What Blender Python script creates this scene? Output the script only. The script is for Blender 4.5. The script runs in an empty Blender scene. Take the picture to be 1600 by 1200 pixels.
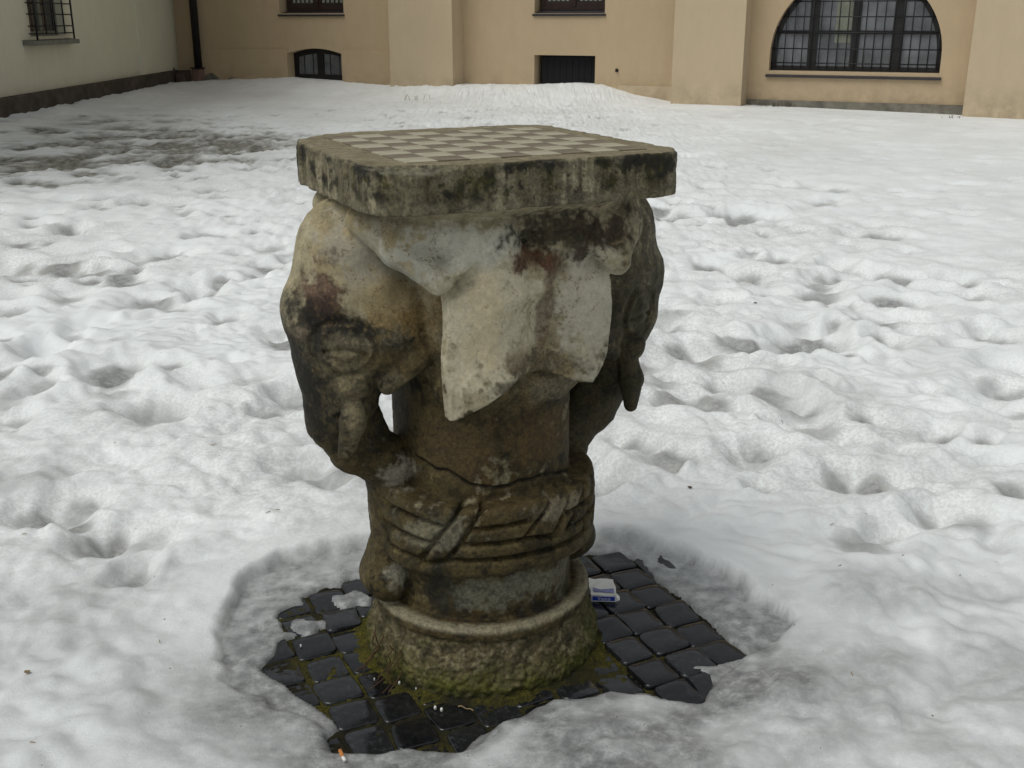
import bpy, math, random
import numpy as np
from mathutils import Vector
random.seed(7); rng = np.random.default_rng(7)
R = math.radians
sc = bpy.context.scene
COL = sc.collection

# ------------------------------------------------------------------ camera, sky, sun
cam_d = bpy.data.cameras.new('camera'); cam_o = bpy.data.objects.new('camera', cam_d); COL.objects.link(cam_o)
cam_d.sensor_width = 36.0; cam_d.lens = 36.0 * 1700 / 1600
cam_d.clip_start = .05; cam_d.clip_end = 300
CAM = (.0682, -2.180, 1.331)
cam_o.location = CAM; cam_o.rotation_euler = (R(90 - 18.53), 0, 0)
sc.camera = cam_o
SUN_EL, SUN_AZ = 60.0, 232.0      # azimuth in degrees clockwise from +Y
wd = bpy.data.worlds.new('World'); sc.world = wd; wd.use_nodes = True
nt = wd.node_tree; nt.nodes.clear()
sky = nt.nodes.new('ShaderNodeTexSky'); sky.sky_type = 'NISHITA'; sky.sun_disc = False
sky.sun_elevation = R(SUN_EL); sky.sun_rotation = R(SUN_AZ); sky.dust_density = 3.0; sky.air_density = 1.0
hs = nt.nodes.new('ShaderNodeHueSaturation'); hs.inputs['Saturation'].default_value = .10
mc = nt.nodes.new('ShaderNodeMix'); mc.data_type = 'RGBA'; mc.blend_type = 'MULTIPLY'; mc.inputs[0].default_value = 1
mc.inputs[7].default_value = (.972, 1.0, .998, 1)
bg = nt.nodes.new('ShaderNodeBackground'); bg.inputs[1].default_value = .10
wo = nt.nodes.new('ShaderNodeOutputWorld')
nt.links.new(sky.outputs[0], hs.inputs['Color']); nt.links.new(hs.outputs[0], mc.inputs[6])
nt.links.new(mc.outputs[2], bg.inputs[0]); nt.links.new(bg.outputs[0], wo.inputs[0])
sl = bpy.data.lights.new('sun', 'SUN'); sl.energy = 1.0; sl.angle = R(40); sl.color = (1, .97, .92)
so = bpy.data.objects.new('sun', sl); COL.objects.link(so)
az = R(SUN_AZ); el = R(SUN_EL)
sdir = Vector((math.sin(az) * math.cos(el), math.cos(az) * math.cos(el), math.sin(el)))
so.rotation_euler = sdir.to_track_quat('Z', 'Y').to_euler(); so.location = (0, 0, 20)
sc.view_settings.view_transform = 'Standard'; sc.view_settings.look = 'None'
sc.view_settings.exposure = .17; sc.view_settings.gamma = 1.0; sc.view_settings.use_curve_mapping = False

# ------------------------------------------------------------------ noise
_perm = np.random.default_rng(3).permutation(256).astype(np.int64); _perm = np.concatenate([_perm, _perm, _perm])
_g3 = np.random.default_rng(5).normal(size=(256, 3)); _g3 /= np.linalg.norm(_g3, axis=1)[:, None]; _g3 = _g3.astype(np.float32)
def perlin(x, y, z):
    x = np.asarray(x, np.float32); y = np.asarray(y, np.float32); z = np.asarray(z, np.float32)
    x, y, z = np.broadcast_arrays(x, y, z)
    xi = np.floor(x).astype(np.int64); yi = np.floor(y).astype(np.int64); zi = np.floor(z).astype(np.int64)
    xf = x - xi; yf = y - yi; zf = z - zi
    u = xf*xf*xf*(xf*(xf*6-15)+10); v = yf*yf*yf*(yf*(yf*6-15)+10); w = zf*zf*zf*(zf*(zf*6-15)+10)
    out = 0
    for a in (0, 1):
        for b in (0, 1):
            for c in (0, 1):
                h = _perm[_perm[_perm[(xi+a) & 255] + ((yi+b) & 255)] + ((zi+c) & 255)]
                g = _g3[h]
                out = out + (g[..., 0]*(xf-a)+g[..., 1]*(yf-b)+g[..., 2]*(zf-c)) * (u if a else 1-u)*(v if b else 1-v)*(w if c else 1-w)
    return out * 1.5
def fbm(x, y, z, s, octv=4, gain=.5):
    o = 0; a = 1; t = 0
    for i in range(octv):
        o = o + a*perlin(x*s+7.3*i, y*s-3.1*i, z*s+11.7*i); t += a; a *= gain; s *= 2.03
    return o/t
def sstep(a, b, x):
    t = np.clip((x-a)/(b-a), 0, 1); return t*t*(3-2*t)

# ------------------------------------------------------------------ object helpers
def link(o, parent=None):
    COL.objects.link(o)
    if parent is not None: o.parent = parent
    return o
def tag(o, label=None, cat=None, group=None, kind=None):
    if label: o['label'] = label
    if cat: o['category'] = cat
    if group: o['group'] = group
    if kind: o['kind'] = kind
    return o
def empty(name, loc=(0, 0, 0), rz=0):
    o = bpy.data.objects.new(name, None); o.location = loc; o.rotation_euler = (0, 0, rz); o.empty_display_size = .1
    return link(o)
def mesh_obj(name, V, F, mat, parent=None, smooth=False, col=None, normals=None):
    V = np.asarray(V, np.float32)
    me = bpy.data.meshes.new(name)
    if isinstance(F, np.ndarray):
        n, k = F.shape
        me.vertices.add(len(V)); me.vertices.foreach_set('co', V.ravel())
        me.loops.add(n*k); me.loops.foreach_set('vertex_index', F.astype(np.int32).ravel())
        me.polygons.add(n); me.polygons.foreach_set('loop_start', np.arange(0, n*k, k, dtype=np.int32))
        me.update(calc_edges=True)
    else:
        me.from_pydata([tuple(map(float, v)) for v in V], [], F); me.update()
    if smooth: me.polygons.foreach_set('use_smooth', np.ones(len(me.polygons), bool))
    if col is not None:
        for nm, c in col.items():
            c = np.asarray(c, np.float32)
            if c.ndim == 1: at = me.attributes.new(nm, 'FLOAT', 'POINT'); at.data.foreach_set('value', c)
            else:
                at = me.attributes.new(nm, 'FLOAT_COLOR', 'POINT')
                at.data.foreach_set('color', np.concatenate([c, np.ones((len(c), 1), np.float32)], 1).ravel())
    if normals is not None: me.normals_split_custom_set_from_vertices(normals.tolist())
    if mat is not None: me.materials.append(mat)
    return link(bpy.data.objects.new(name, me), parent)

class MB:
    """collects boxes, prisms and tubes into one mesh"""
    def __init__(s): s.V = []; s.F = []
    def add(s, V, F):
        b = len(s.V); s.V += [tuple(v) for v in V]; s.F += [tuple(b+i for i in f) for f in F]; return s
    def box(s, lo, hi):
        (a, b, c), (d, e, f) = lo, hi
        V = [(a,b,c),(d,b,c),(d,e,c),(a,e,c),(a,b,f),(d,b,f),(d,e,f),(a,e,f)]
        return s.add(V, [(0,3,2,1),(4,5,6,7),(0,1,5,4),(1,2,6,5),(2,3,7,6),(3,0,4,7)])
    def tube(s, pts, r, n=10, cap=True):
        pts = [Vector(p) for p in pts]; rr = r if isinstance(r, (list, tuple)) else [r]*len(pts)
        V = []; up = None
        for i, p in enumerate(pts):
            t = (pts[min(i+1, len(pts)-1)] - pts[max(i-1, 0)]).normalized()
            if up is None: up = t.orthogonal().normalized()
            up = (up - t*up.dot(t)).normalized(); sd = t.cross(up)
            V += [p + (up*math.cos(a)+sd*math.sin(a))*rr[i] for a in [2*math.pi*k/n for k in range(n)]]
        F = [(i*n+k, i*n+(k+1) % n, (i+1)*n+(k+1) % n, (i+1)*n+k) for i in range(len(pts)-1) for k in range(n)]
        if cap: F += [tuple(range(n))[::-1], tuple((len(pts)-1)*n+k for k in range(n))]
        return s.add(V, F)
    def prism(s, poly, off):
        """poly: 3d points of one face; off: extrusion vector"""
        n = len(poly); off = Vector(off); P = [Vector(p) for p in poly]
        return s.add(P+[p+off for p in P], [tuple(range(n))[::-1], tuple(range(n, 2*n))]+[(i, (i+1) % n, n+(i+1) % n, n+i) for i in range(n)])
    def build(s, name, mat, parent=None, smooth=False, bev=0):
        me = bpy.data.meshes.new(name); me.from_pydata(s.V, [], s.F); me.update()
        import bmesh
        bm = bmesh.new(); bm.from_mesh(me); bmesh.ops.recalc_face_normals(bm, faces=bm.faces)
        if bev: bmesh.ops.bevel(bm, geom=bm.edges[:], offset=bev, segments=2, affect='EDGES', profile=.5)
        bm.to_mesh(me); bm.free()
        if smooth: me.polygons.foreach_set('use_smooth', np.ones(len(me.polygons), bool))
        me.materials.append(mat)
        return link(bpy.data.objects.new(name, me), parent)

# ------------------------------------------------------------------ materials
def mat(name, rough=.7, spec=.5):
    m = bpy.data.materials.new(name); m.use_nodes = True; nt = m.node_tree
    b = nt.nodes['Principled BSDF']; b.inputs['Roughness'].default_value = rough; b.inputs['Specular IOR Level'].default_value = spec
    return m, nt, b
def N_(nt, t, **kw):
    n = nt.nodes.new(t)
    for k, v in kw.items():
        if isinstance(k, str) and hasattr(n, k): setattr(n, k, v)
    return n
def noise(nt, scale, detail=6, rough=.6, coord='Object', dist=0, stretch=None):
    tc = nt.nodes.new('ShaderNodeTexCoord'); n = nt.nodes.new('ShaderNodeTexNoise')
    n.inputs['Scale'].default_value = scale; n.inputs['Detail'].default_value = detail
    n.inputs['Roughness'].default_value = rough; n.inputs['Distortion'].default_value = dist
    if stretch:
        mp = nt.nodes.new('ShaderNodeMapping'); mp.inputs['Scale'].default_value = stretch
        nt.links.new(tc.outputs[coord], mp.inputs[0]); nt.links.new(mp.outputs[0], n.inputs['Vector'])
    else: nt.links.new(tc.outputs[coord], n.inputs['Vector'])
    return n.outputs['Fac']
def ramp(nt, src, stops):
    r = nt.nodes.new('ShaderNodeValToRGB'); e = r.color_ramp.elements
    while len(e) < len(stops): e.new(.5)
    for k, (p, c) in zip(e, stops):
        k.position = p; k.color = (c[0], c[1], c[2], 1) if isinstance(c, tuple) else (c, c, c, 1)
    nt.links.new(src, r.inputs[0]); return r.outputs[0]
def mixc(nt, f, a, b, mode='MIX'):
    m = nt.nodes.new('ShaderNodeMix'); m.data_type = 'RGBA'; m.blend_type = mode
    for i, x in ((0, f), (6, a), (7, b)):
        if isinstance(x, (int, float)): m.inputs[i].default_value = x if i == 0 else (x, x, x, 1)
        elif isinstance(x, tuple): m.inputs[i].default_value = (*x, 1)
        else: nt.links.new(x, m.inputs[i])
    return m.outputs[2]
def bump(nt, b, src, dist, strength=1.0, prev=None):
    n = nt.nodes.new('ShaderNodeBump'); n.inputs['Distance'].default_value = dist; n.inputs['Strength'].default_value = strength
    nt.links.new(src, n.inputs['Height'])
    if prev is not None: nt.links.new(prev, n.inputs['Normal'])
    nt.links.new(n.outputs[0], b.inputs['Normal']); return n.outputs[0]
def attr(nt, name, fac=False):
    a = nt.nodes.new('ShaderNodeAttribute'); a.attribute_name = name; return a.outputs['Fac' if fac else 'Color']
def simple(name, c, rough=.7, spec=.4, var=.25, scale=6, bd=0, metal=0):
    m, nt, b = mat(name, rough, spec)
    f = ramp(nt, noise(nt, scale, 8, .65), [(.3, 1-var), (.7, 1+var*.4)])
    nt.links.new(mixc(nt, 1.0, c, f, 'MULTIPLY'), b.inputs['Base Color']); b.inputs['Metallic'].default_value = metal
    if bd: bump(nt, b, noise(nt, scale*12, 6), bd)
    return m
def stone_mat(name, rough=.75, fine=1.0):
    m, nt, b = mat(name, rough, .35)
    c = attr(nt, 'tint')
    f1 = ramp(nt, noise(nt, 160, 8, .75), [(.34, .42), (.5, 1.0), (.66, 1.35)])
    f2 = ramp(nt, noise(nt, 38, 10, .75, dist=.6), [(.36, .48), (.5, 1.0), (.66, 1.25)])
    ga = attr(nt, 'grain', True); c = mixc(nt, ga, c, mixc(nt, 1.0, c, mixc(nt, 1.0, f1, f2, 'MULTIPLY'), 'MULTIPLY'))
    # small dark pits
    pit = ramp(nt, noise(nt, 230, 2, .5), [(.68, 0.0), (.74, 1.0)])
    pm = ramp(nt, noise(nt, 9, 4, .6), [(.45, 0.0), (.62, .8)])
    pf = mixc(nt, 1.0, pit, pm, 'MULTIPLY'); c = mixc(nt, pf, c, (.02, .017, .01))
    nt.links.new(c, b.inputs['Base Color'])
    # greener/wetter parts shine a little
    p = bump(nt, b, noise(nt, 60, 10, .75), .004, .9)
    p = bump(nt, b, noise(nt, 330, 6, .7), .0012, .9, p)
    return m
M = {}
M['stone'] = stone_mat('weathered_stone')
M['light'] = simple('pale_inlay', (.40, .37, .265), .45, .4, .35, 22, .0004)
M['dark'] = simple('brown_inlay', (.175, .142, .095), .45, .4, .5, 22, .0004)
# snow
m, nt, b = mat('old_snow', .55, .35)
sl_ = attr(nt, 'slush', True); gr = attr(nt, 'grass', True); di = attr(nt, 'dirt', True)
w = ramp(nt, noise(nt, 3.5, 8, .6), [(.3, (.74, .765, .765)), (.7, (.83, .85, .85))])
mott = ramp(nt, noise(nt, 30, 10, .72), [(.34, (.09, .093, .094)), (.5, (.20, .205, .205)), (.68, (.40, .41, .405))])
c = mixc(nt, sl_, w, mott)
dsp = ramp(nt, noise(nt, 85, 6, .7), [(.40, 1.0), (.60, 0.0)])
dm = mixc(nt, 1.0, dsp, mixc(nt, 0.0, di, di), 'MULTIPLY')
c = mixc(nt, dm, c, (.42, .41, .38))
spk = ramp(nt, noise(nt, 60, 2, .5), [(.765, 0.0), (.78, .8)]); c = mixc(nt, spk, c, (.12, .10, .07))
gn = ramp(nt, noise(nt, 14, 10, .7), [(.38, (.05, .046, .030)), (.5, (.15, .14, .11)), (.64, (.34, .33, .29))]); c = mixc(nt, gr, c, gn)
nt.links.new(c, b.inputs['Base Color'])
rr = N_(nt, 'ShaderNodeMapRange'); rr.inputs[3].default_value = .6; rr.inputs[4].default_value = .22
nt.links.new(sl_, rr.inputs[0]); nt.links.new(rr.outputs[0], b.inputs['Roughness'])
b.inputs['Subsurface Weight'].default_value = 0
p = bump(nt, b, noise(nt, 22, 8, .55), .005, .6); bump(nt, b, noise(nt, 220, 5, .7), .0016, .8, p)
M['snow'] = m
# cobbles: wet dark basalt
m, nt, b = mat('wet_basalt', .2, .5)
cc = ramp(nt, noise(nt, 70, 8, .7), [(.3, (.003, .0033, .004)), (.55, (.012, .0125, .014)), (.72, (.035, .036, .038))])
oi = nt.nodes.new('ShaderNodeObjectInfo'); cc = mixc(nt, 1.0, cc, ramp(nt, oi.outputs['Random'], [(0, .6), (1, 1.5)]), 'MULTIPLY')
nt.links.new(cc, b.inputs['Base Color'])
rf = ramp(nt, noise(nt, 45, 4, .6), [(.35, .04), (.68, .20)]); nt.links.new(rf, b.inputs['Roughness'])
p = bump(nt, b, noise(nt, 24, 2, .5), .0007, .5); bump(nt, b, noise(nt, 260, 6, .7), .0002, .5, p)
M['cobble'] = m
# joints
m, nt, b = mat('mossy_joint', .9, .2)
mo = attr(nt, 'moss', True)
a1 = ramp(nt, noise(nt, 120, 8, .75), [(.35, (.006, .006, .004)), (.65, (.028, .024, .012))])
a2 = ramp(nt, noise(nt, 160, 8, .75), [(.3, (.012, .012, .003)), (.5, (.060, .055, .008)), (.70, (.17, .145, .02))])
nt.links.new(mixc(nt, mo, a1, a2), b.inputs['Base Color']); bump(nt, b, noise(nt, 200, 8, .75), .006, 1)
M['moss'] = m
M['ground'] = simple('dark_soil', (.05, .045, .035), .95)
def plaster(name, c, c2):
    m, nt, b = mat(name, .9, .15)
    f = ramp(nt, noise(nt, .9, 8, .65), [(.32, c2), (.68, c)])
    f = mixc(nt, .5, f, mixc(nt, 1.0, f, ramp(nt, noise(nt, 7, 8, .7, stretch=(1, 1, .35)), [(.3, .90), (.7, 1.05)]), 'MULTIPLY'))
    tc = nt.nodes.new('ShaderNodeTexCoord'); sx = nt.nodes.new('ShaderNodeSeparateXYZ'); nt.links.new(tc.outputs['Object'], sx.inputs[0])
    zr = ramp(nt, sx.outputs[2], [(.0, 1.0), (.5, 0.0)]); dn = ramp(nt, noise(nt, 2.6, 8, .7), [(.42, 0.0), (.62, .75)])
    f = mixc(nt, mixc(nt, 1.0, zr, dn, 'MULTIPLY'), f, tuple(x*.55 for x in c))
    sp = ramp(nt, noise(nt, 5, 6, .75, stretch=(1, 1, .12)), [(.62, 0.0), (.8, .12)]); f = mixc(nt, sp, f, tuple(x*.7 for x in c))
    nt.links.new(f, b.inputs['Base Color']); bump(nt, b, noise(nt, 60, 8, .7), .004, .7)
    return m
M['beige'] = plaster('beige_plaster', (.50, .385, .25), (.465, .36, .232))
M['beige_pale'] = plaster('pale_beige_plaster', (.54, .435, .295), (.50, .405, .275))
M['white'] = plaster('offwhite_plaster', (.65, .625, .49), (.615, .59, .46))
M['plinth'] = simple('dark_plinth', (.085, .072, .058), .9, .2, .5, 5, .004)
M['base_grey'] = simple('damp_render', (.20, .185, .15), .9, .2, .5, 6, .004)
M['brownwood'] = simple('dark_brown_wood', (.028, .014, .011), .5, .4, .4, 12, .001)
M['blackwood'] = simple('black_frame_paint', (.010, .009, .009), .45, .4, .4, 12, .001)
M['iron'] = simple('black_iron', (.007, .007, .009), .5, .5, .3, 14)
M['sillmetal'] = simple('dark_sill_sheet', (.035, .033, .038), .45, .4, .3, 6)
M['sillstone'] = simple('grey_stone_sill', (.20, .20, .16), .8, .3, .3, 9, .002)
M['pipe'] = simple('dark_pipe_paint', (.012, .010, .011), .5, .4, .3, 9)
M['pinkpipe'] = simple('faded_red_pipe_foot', (.22, .14, .11), .8, .3, .35, 8, .001)
M['curtain_or_light'] = simple('pale_curtain_or_light', (.24, .25, .20), .9, .1, .2, 9)
M['rubber'] = simple('black_rubber', (.010, .010, .011), .6, .4)
M['rubble'] = simple('brown_rubble', (.085, .06, .045), .9, .2, .5, 10, .003)
M['dark_in'] = simple('dark_opening', (.006, .006, .008), .7, .3)
M['blue_ink'] = simple('blue_print', (.012, .045, .42), .35, .5, .15, 40)
M['paper'] = simple('white_card', (.74, .74, .70), .4, .5, .1, 40)
M['lilac'] = simple('lilac_print', (.22, .24, .50), .4, .5, .5, 60)
M['filter'] = simple('orange_filter', (.55, .22, .06), .7, .3, .3, 90)
M['stem'] = simple('reddish_dry_stem', (.075, .04, .018), .8, .3, .4, 30)
M['straw'] = simple('dry_straw', (.30, .22, .12), .8, .2, .4, 30)
def glass(name, c, rough):
    m, nt, b = mat(name, rough, .6)
    nt.links.new(ramp(nt, noise(nt, 2.2, 4, .6), [(.35, tuple(x*.5 for x in c)), (.65, c)]), b.inputs['Base Color'])
    b.inputs['IOR'].default_value = 1.6
    bump(nt, b, noise(nt, 3, 3, .5), .02, .3); return m
M['glass'] = glass('old_window_glass', (.035, .037, .038), .06)
M['glass2'] = glass('painted_reflection_glass', (.20, .21, .225), .12)  # pale bluish base colour paints the snow's reflection into the panes

# ------------------------------------------------------------------ ground, snow
YAW = R(25.8); cu, su = math.cos(YAW), math.sin(YAW)
def toworld(u, v): return (cu*u - su*v, su*u + cu*v)
def tolocal(x, y): return (cu*x + su*y, -su*x + cu*y)
CP, SP = math.cos(R(18.53)), math.sin(R(18.53))
def gpt(px, py, z=0.0):
    """point of the ground seen at a pixel of the photograph (only used to lay out the plan)"""
    a = (px-800)/1700; v = -(py-600)/1700
    d = (a, CP+v*SP, -SP+v*CP); t = (z-CAM[2])/d[2]
    return (CAM[0]+d[0]*t, CAM[1]+d[1]*t)
exposed_px = [(590,893),(577,897),(566,905),(545,906),(538,916),(512,919),(490,928),(470,934),(478,944),(458,948),(440,958),(436,966),(446,974),(452,988),(470,992),
  (440,1004),(430,1024),(411,1042),(430,1062),(452,1072),(470,1090),(490,1100),(512,1112),(528,1126),(534,1142),(512,1155),(530,1180),(560,1187),
  (600,1186),(640,1177),(672,1178),(700,1184),(716,1183),(724,1170),(748,1152),(780,1140),(815,1132),(828,1112),(858,1110),(900,1106),(935,1098),(948,1088),
  (985,1085),(1020,1086),(1052,1094),(1078,1108),(1092,1106),(1110,1076),(1104,1058),(1066,1050),(1050,1048),(1100,1042),(1170,1028),(1134,998),(1102,968),(1064,936),(1022,908),(1000,880),(962,866),(905,866),(840,850),(700,850)]
exposed = np.array([gpt(*p) for p in exposed_px])
outer_px = [(640,850),(560,862),(500,872),(440,884),(395,912),(366,950),(350,1000),(352,1045),(372,1085),(430,1112),(500,1136),(512,1155),(530,1181),(640,1180),(720,1185),(830,1114),
  (950,1089),(1085,1107),(1110,1076),(1170,1029),(1215,1010),(1232,985),(1180,945),(1130,905),(1075,880),(1000,862),(905,852),(800,845)]
outer = np.array([gpt(*p) for p in outer_px])
def sdpoly(x, y, P):
    """signed distance, negative inside"""
    d = np.full(x.shape, 1e9); ins = np.zeros(x.shape, bool); n = len(P)
    for i in range(n):
        ax, ay = P[i]; bx, by = P[(i+1) % n]; ex, ey = bx-ax, by-ay
        t = np.clip(((x-ax)*ex+(y-ay)*ey)/(ex*ex+ey*ey+1e-12), 0, 1)
        d = np.minimum(d, (x-ax-ex*t)**2+(y-ay-ey*t)**2)
        c = ((ay > y) != (by > y)) & (x < (bx-ax)*(y-ay)/(by-ay+1e-12)+ax); ins ^= c
    return np.where(ins, -1, 1)*np.sqrt(d)
# the two house fronts: facade axis FA, facade normal FN, corner FO; left wall direction LD
FA = np.array([math.cos(R(24)), -math.sin(R(24))]); FN = np.array([-math.sin(R(24)), -math.cos(R(24))])
FO = np.array([-6.769, 21.065]); LD = np.array([.0167, -1.0]); LN = np.array([1.0, .0167])
def spaced(lo, n0, n1, hi, step, gl, gh):
    a = [n0]; s = step
    while a[-1] > lo: s *= gl; a.append(a[-1]-s)
    b = [n1]; s = step
    while b[-1] < hi: s *= gh; b.append(b[-1]+s)
    return np.array(a[::-1][:-1]+list(np.arange(n0, n1, step))+b[0:])
gx = spaced(-11, -1.25, 1.35, 12.5, .0085, 1.018, 1.018)
gy = spaced(-2.6, -.8, 2.2, 24.5, .0085, 1.03, 1.0098)
X, Y = np.meshgrid(gx, gy, indexing='ij')
din = np.full(X.shape, 9.0); dout = np.full(X.shape, 9.0)
ix = np.where((gx > -1.3) & (gx < 1.4))[0]; iy = np.where((gy > -1) & (gy < 1.4))[0]
s_ = (slice(ix[0], ix[-1]+1), slice(iy[0], iy[-1]+1)); xs, ys = X[s_], Y[s_]
wx = fbm(xs, ys, 0, 12, 2)*.012; wy = fbm(xs, ys, 5, 12, 2)*.012
din[s_] = sdpoly(xs+wx, ys+wy, exposed); dout[s_] = sdpoly(xs+wx*2.2, ys+wy*2.2, outer)
# small islands of slush that stay on the stones
for px, py, rr_ in ((553, 938, .040), (478, 980, .036)):
    cx, cy = gpt(px, py); dd = rr_-np.hypot((X-cx)*.75, Y-cy)+fbm(X[s_][0:1,0:1],0,0,1).item()*0
    isl = dd + 0.008*np.sin(X*90+Y*60); din = np.maximum(din, isl)
# snow relief
Wx = X + .10*fbm(X, Y, 2.0, 1.7, 2); Wy = Y + .10*fbm(X, Y, 9.0, 1.7, 2)
calm = .8*sstep(1.2, 3.6, X)*sstep(2.5, 6, Y)                       # the far right of the yard lies smoother
amp = (1-.70*calm)*(1-.45*sstep(-.1, -.9, Y))
n1 = fbm(Wx*1.0, Wy*1.0, 0, 2.1, 3); n2 = perlin(Wx*4.8, Wy*4.8, 3.3); n3 = perlin(Wx*10.5, Wy*10.5, 6.1)
n4 = perlin(Wx*21, Wy*19, 1.1)
h = .045 + amp*((.034*n1 + .026*(np.abs(n2)-.28)) + (1+.9*sstep(3, 8, Y))*(.018*(np.abs(n3)-.28) + .0055*n4)) + .010*fbm(X, Y, 4.4, .5, 2) + amp*.004*fbm(X, Y, 1.0, 22, 2)
def pit(cx, cy, rx, ry, rot, dep, rim=.25):
    global h, pitm
    Rm = max(rx, ry)*2.3
    a = np.searchsorted(gx, [cx-Rm, cx+Rm]); b_ = np.searchsorted(gy, [cy-Rm, cy+Rm])
    if a[0] == a[1] or b_[0] == b_[1]: return
    q = (slice(a[0], a[1]), slice(b_[0], b_[1]))
    dx, dy = X[q]-cx, Y[q]-cy; c, s = math.cos(rot), math.sin(rot)
    p_, r_ = (c*dx+s*dy)/rx, (-s*dx+c*dy)/ry
    wob = 1+.35*fbm(X[q], Y[q], cx, 6, 2)
    rr = np.sqrt(p_*p_+r_*r_)*wob
    prof = np.exp(-np.power(rr, 3.2)); h[q] += -dep*prof + dep*rim*np.exp(-((rr-1.45)/.38)**2)*(1+.8*np.sin(np.arctan2(r_, p_)+cx*7))
    pitm[q] = np.maximum(pitm[q], prof*min(1, dep/.045))
pitm = np.zeros(X.shape)
known = [(318,463,.085,.07,.055),(172,580,.17,.10,.062),(110,362,.13,.10,.06),(210,908,.055,.045,.032),(1265,532,.22,.11,.055),(1165,340,.34,.15,.06),
  (1375,373,.22,.11,.045),(1555,532,.13,.09,.055),(1215,408,.17,.12,.05),(1165,432,.14,.10,.05),(340,300,.15,.1,.05),(215,320,.16,.11,.05),(60,340,.12,.1,.04),
  (350,238,.16,.12,.05),(405,236,.13,.1,.05),(300,252,.15,.1,.04),(1110,632,.12,.08,.035),(990,688,.10,.05,.04),(1110,420,.12,.1,.04),(180,598,.10,.07,.03),
  (60,600,.09,.07,.03),(1250,640,.14,.08,.03),(1400,440,.16,.1,.04),(1500,445,.14,.1,.04),(1130,610,.1,.07,.03),(1530,470,.13,.07,.03),(390,600,.12,.07,.025),
  (440,540,.11,.08,.035),(600,560,.1,.1,.03),(1370,822,.09,.06,.022),(1440,1130,.05,.04,.012),(90,420,.16,.12,.035),(150,330,.15,.1,.03),(250,400,.15,.12,.03),
  (870,250,.2,.12,.03),(1300,300,.2,.12,.04),(1250,297,.16,.1,.03),(1290,320,.16,.12,.03),(1470,300,.12,.1,.03),(1100,560,.16,.1,.03),(1050,340,.2,.14,.05)]
for px, py, rx, ry, dep in known:
    cx, cy = gpt(px, py, .02); pit(cx, cy+ry*.3, rx*.9, ry*1.6, random.uniform(-.4, .4), dep*1.25, .12)
for i in range(2300):
    cy = .35+15*random.random()**1.15; cx = random.uniform(-5.5, 5.0)*(.3+.07*cy+.25)
    if cx > 1.5 and cy > 4 and random.random() < .45: continue
    if abs(cx) < .9 and cy < .75: continue
    r_ = random.uniform(.045, .13); pit(cx, cy, r_, r_*random.uniform(.7, 1.7), random.uniform(0, 3.1), random.uniform(.012, .046)*(.75 if cx > 2 else 1), .13)
for i in range(60):
    cy = random.uniform(-.9, .5); cx = random.uniform(-1.2, 1.3)
    if din[np.argmin(abs(gx-cx)), np.argmin(abs(gy-cy))] < .2: continue
    r_ = random.uniform(.03, .09); pit(cx, cy, r_, r_*random.uniform(.7, 1.3), random.uniform(0, 3), random.uniform(.003, .010), .2)
# heaps against the facade
a_ = (X-FO[0])*FA[0]+(Y-FO[1])*FA[1]; df = (X-FO[0])*FN[0]+(Y-FO[1])*FN[1]
zc = np.interp(a_.ravel(), [-3, .3, .8, 2.7, 4.9, 6.3, 8, 8.7, 9.2, 9.8, 10.5, 11.6, 15, 16, 20], [.14, .09, .15, .235, .15, .20, .225, .27, .25, .10, .0, -.005, -.065, -.085, -.12]).reshape(X.shape)
hp = np.exp(-(np.maximum(df, 0)/1.25)**2)
lump = .16*np.abs(fbm(X, Y, 3.3, 2.6, 5, .65))*sstep(10.5, 9.4, a_)*np.exp(-((df-.9)/.8)**2)
h = h*(1-.85*hp) + (zc)*hp + lump
dl = (X-FO[0])*LN[0]+(Y-FO[1])*LN[1]
h = h+.10*np.exp(-(np.maximum(dl, 0)/.7)**2)*(1-hp)
# thin slush round the opening, open stones inside it
thin = .0065 + .0035*fbm(X, Y, 2.2, 18, 3)
t_o = sstep(-.004, .022, dout); near = sstep(.0, .22, dout)
edge = dout.clip(0, .2)
bank = .024+.024*sstep(-.15, .20, Y)
hfull = h*near + (bank+.012*n1)*(1-near)
# front side: a rounded grey lip of ice comes straight up to the stones
h = thin*(1-t_o) + hfull*t_o
h = -.045 + (h+.045)*sstep(-.010, .008, din)
isl_m = np.zeros(X.shape)
for px, py, rr_ in ((553, 938, .06), (478, 980, .055)):
    cx, cy = gpt(px, py); isl_m = np.maximum(isl_m, sstep(rr_+.02, rr_, np.hypot((X-cx)*.75, Y-cy)))
slush = np.clip((1-sstep(-.002, .016, dout))*(.74+.4*fbm(X, Y, 5.2, 24, 4))+.9*isl_m, 0, .95)
slush = np.maximum(slush, .80*sstep(.11, .01, din+.05*fbm(X, Y, 2.2, 13, 3)))
far = np.hypot(X-.1, Y+.25)
fore = sstep(.95, .35, far)*sstep(.25, -.25, Y)
slush = np.maximum(slush, np.clip(fore*(.62+1.0*fbm(X, Y, 8.8, 4.5, 4)), 0, .8))
slush = np.maximum(slush, np.clip((.35*sstep(.5, .1, Y)*sstep(-.15, .45, fbm(X, Y, 6.8, 2.6, 5, .6))), 0, .6))
slush = np.maximum(slush, .88*sstep(.45, .98, pitm)*(1-.5*calm))
slush = np.maximum(slush, .5*sstep(.0, .5, fbm(X, Y, 1.9, 1.6, 5))*sstep(3.5, .5, Y))
slush = np.clip(slush+.26*sstep(.55, -.45, Y)*(.8+1.2*fbm(X, Y, 2.9, 3.3, 4)), 0, .95)
dirt = np.clip(.25+.9*fbm(X, Y, 3.9, .9, 4)+.35*pitm, 0, .8)*.8
gm = np.exp(-(((X+4.5+.25*(Y-10.8))/2.2)**2+((Y-10.6)/3.9)**2)**1.5)
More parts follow.
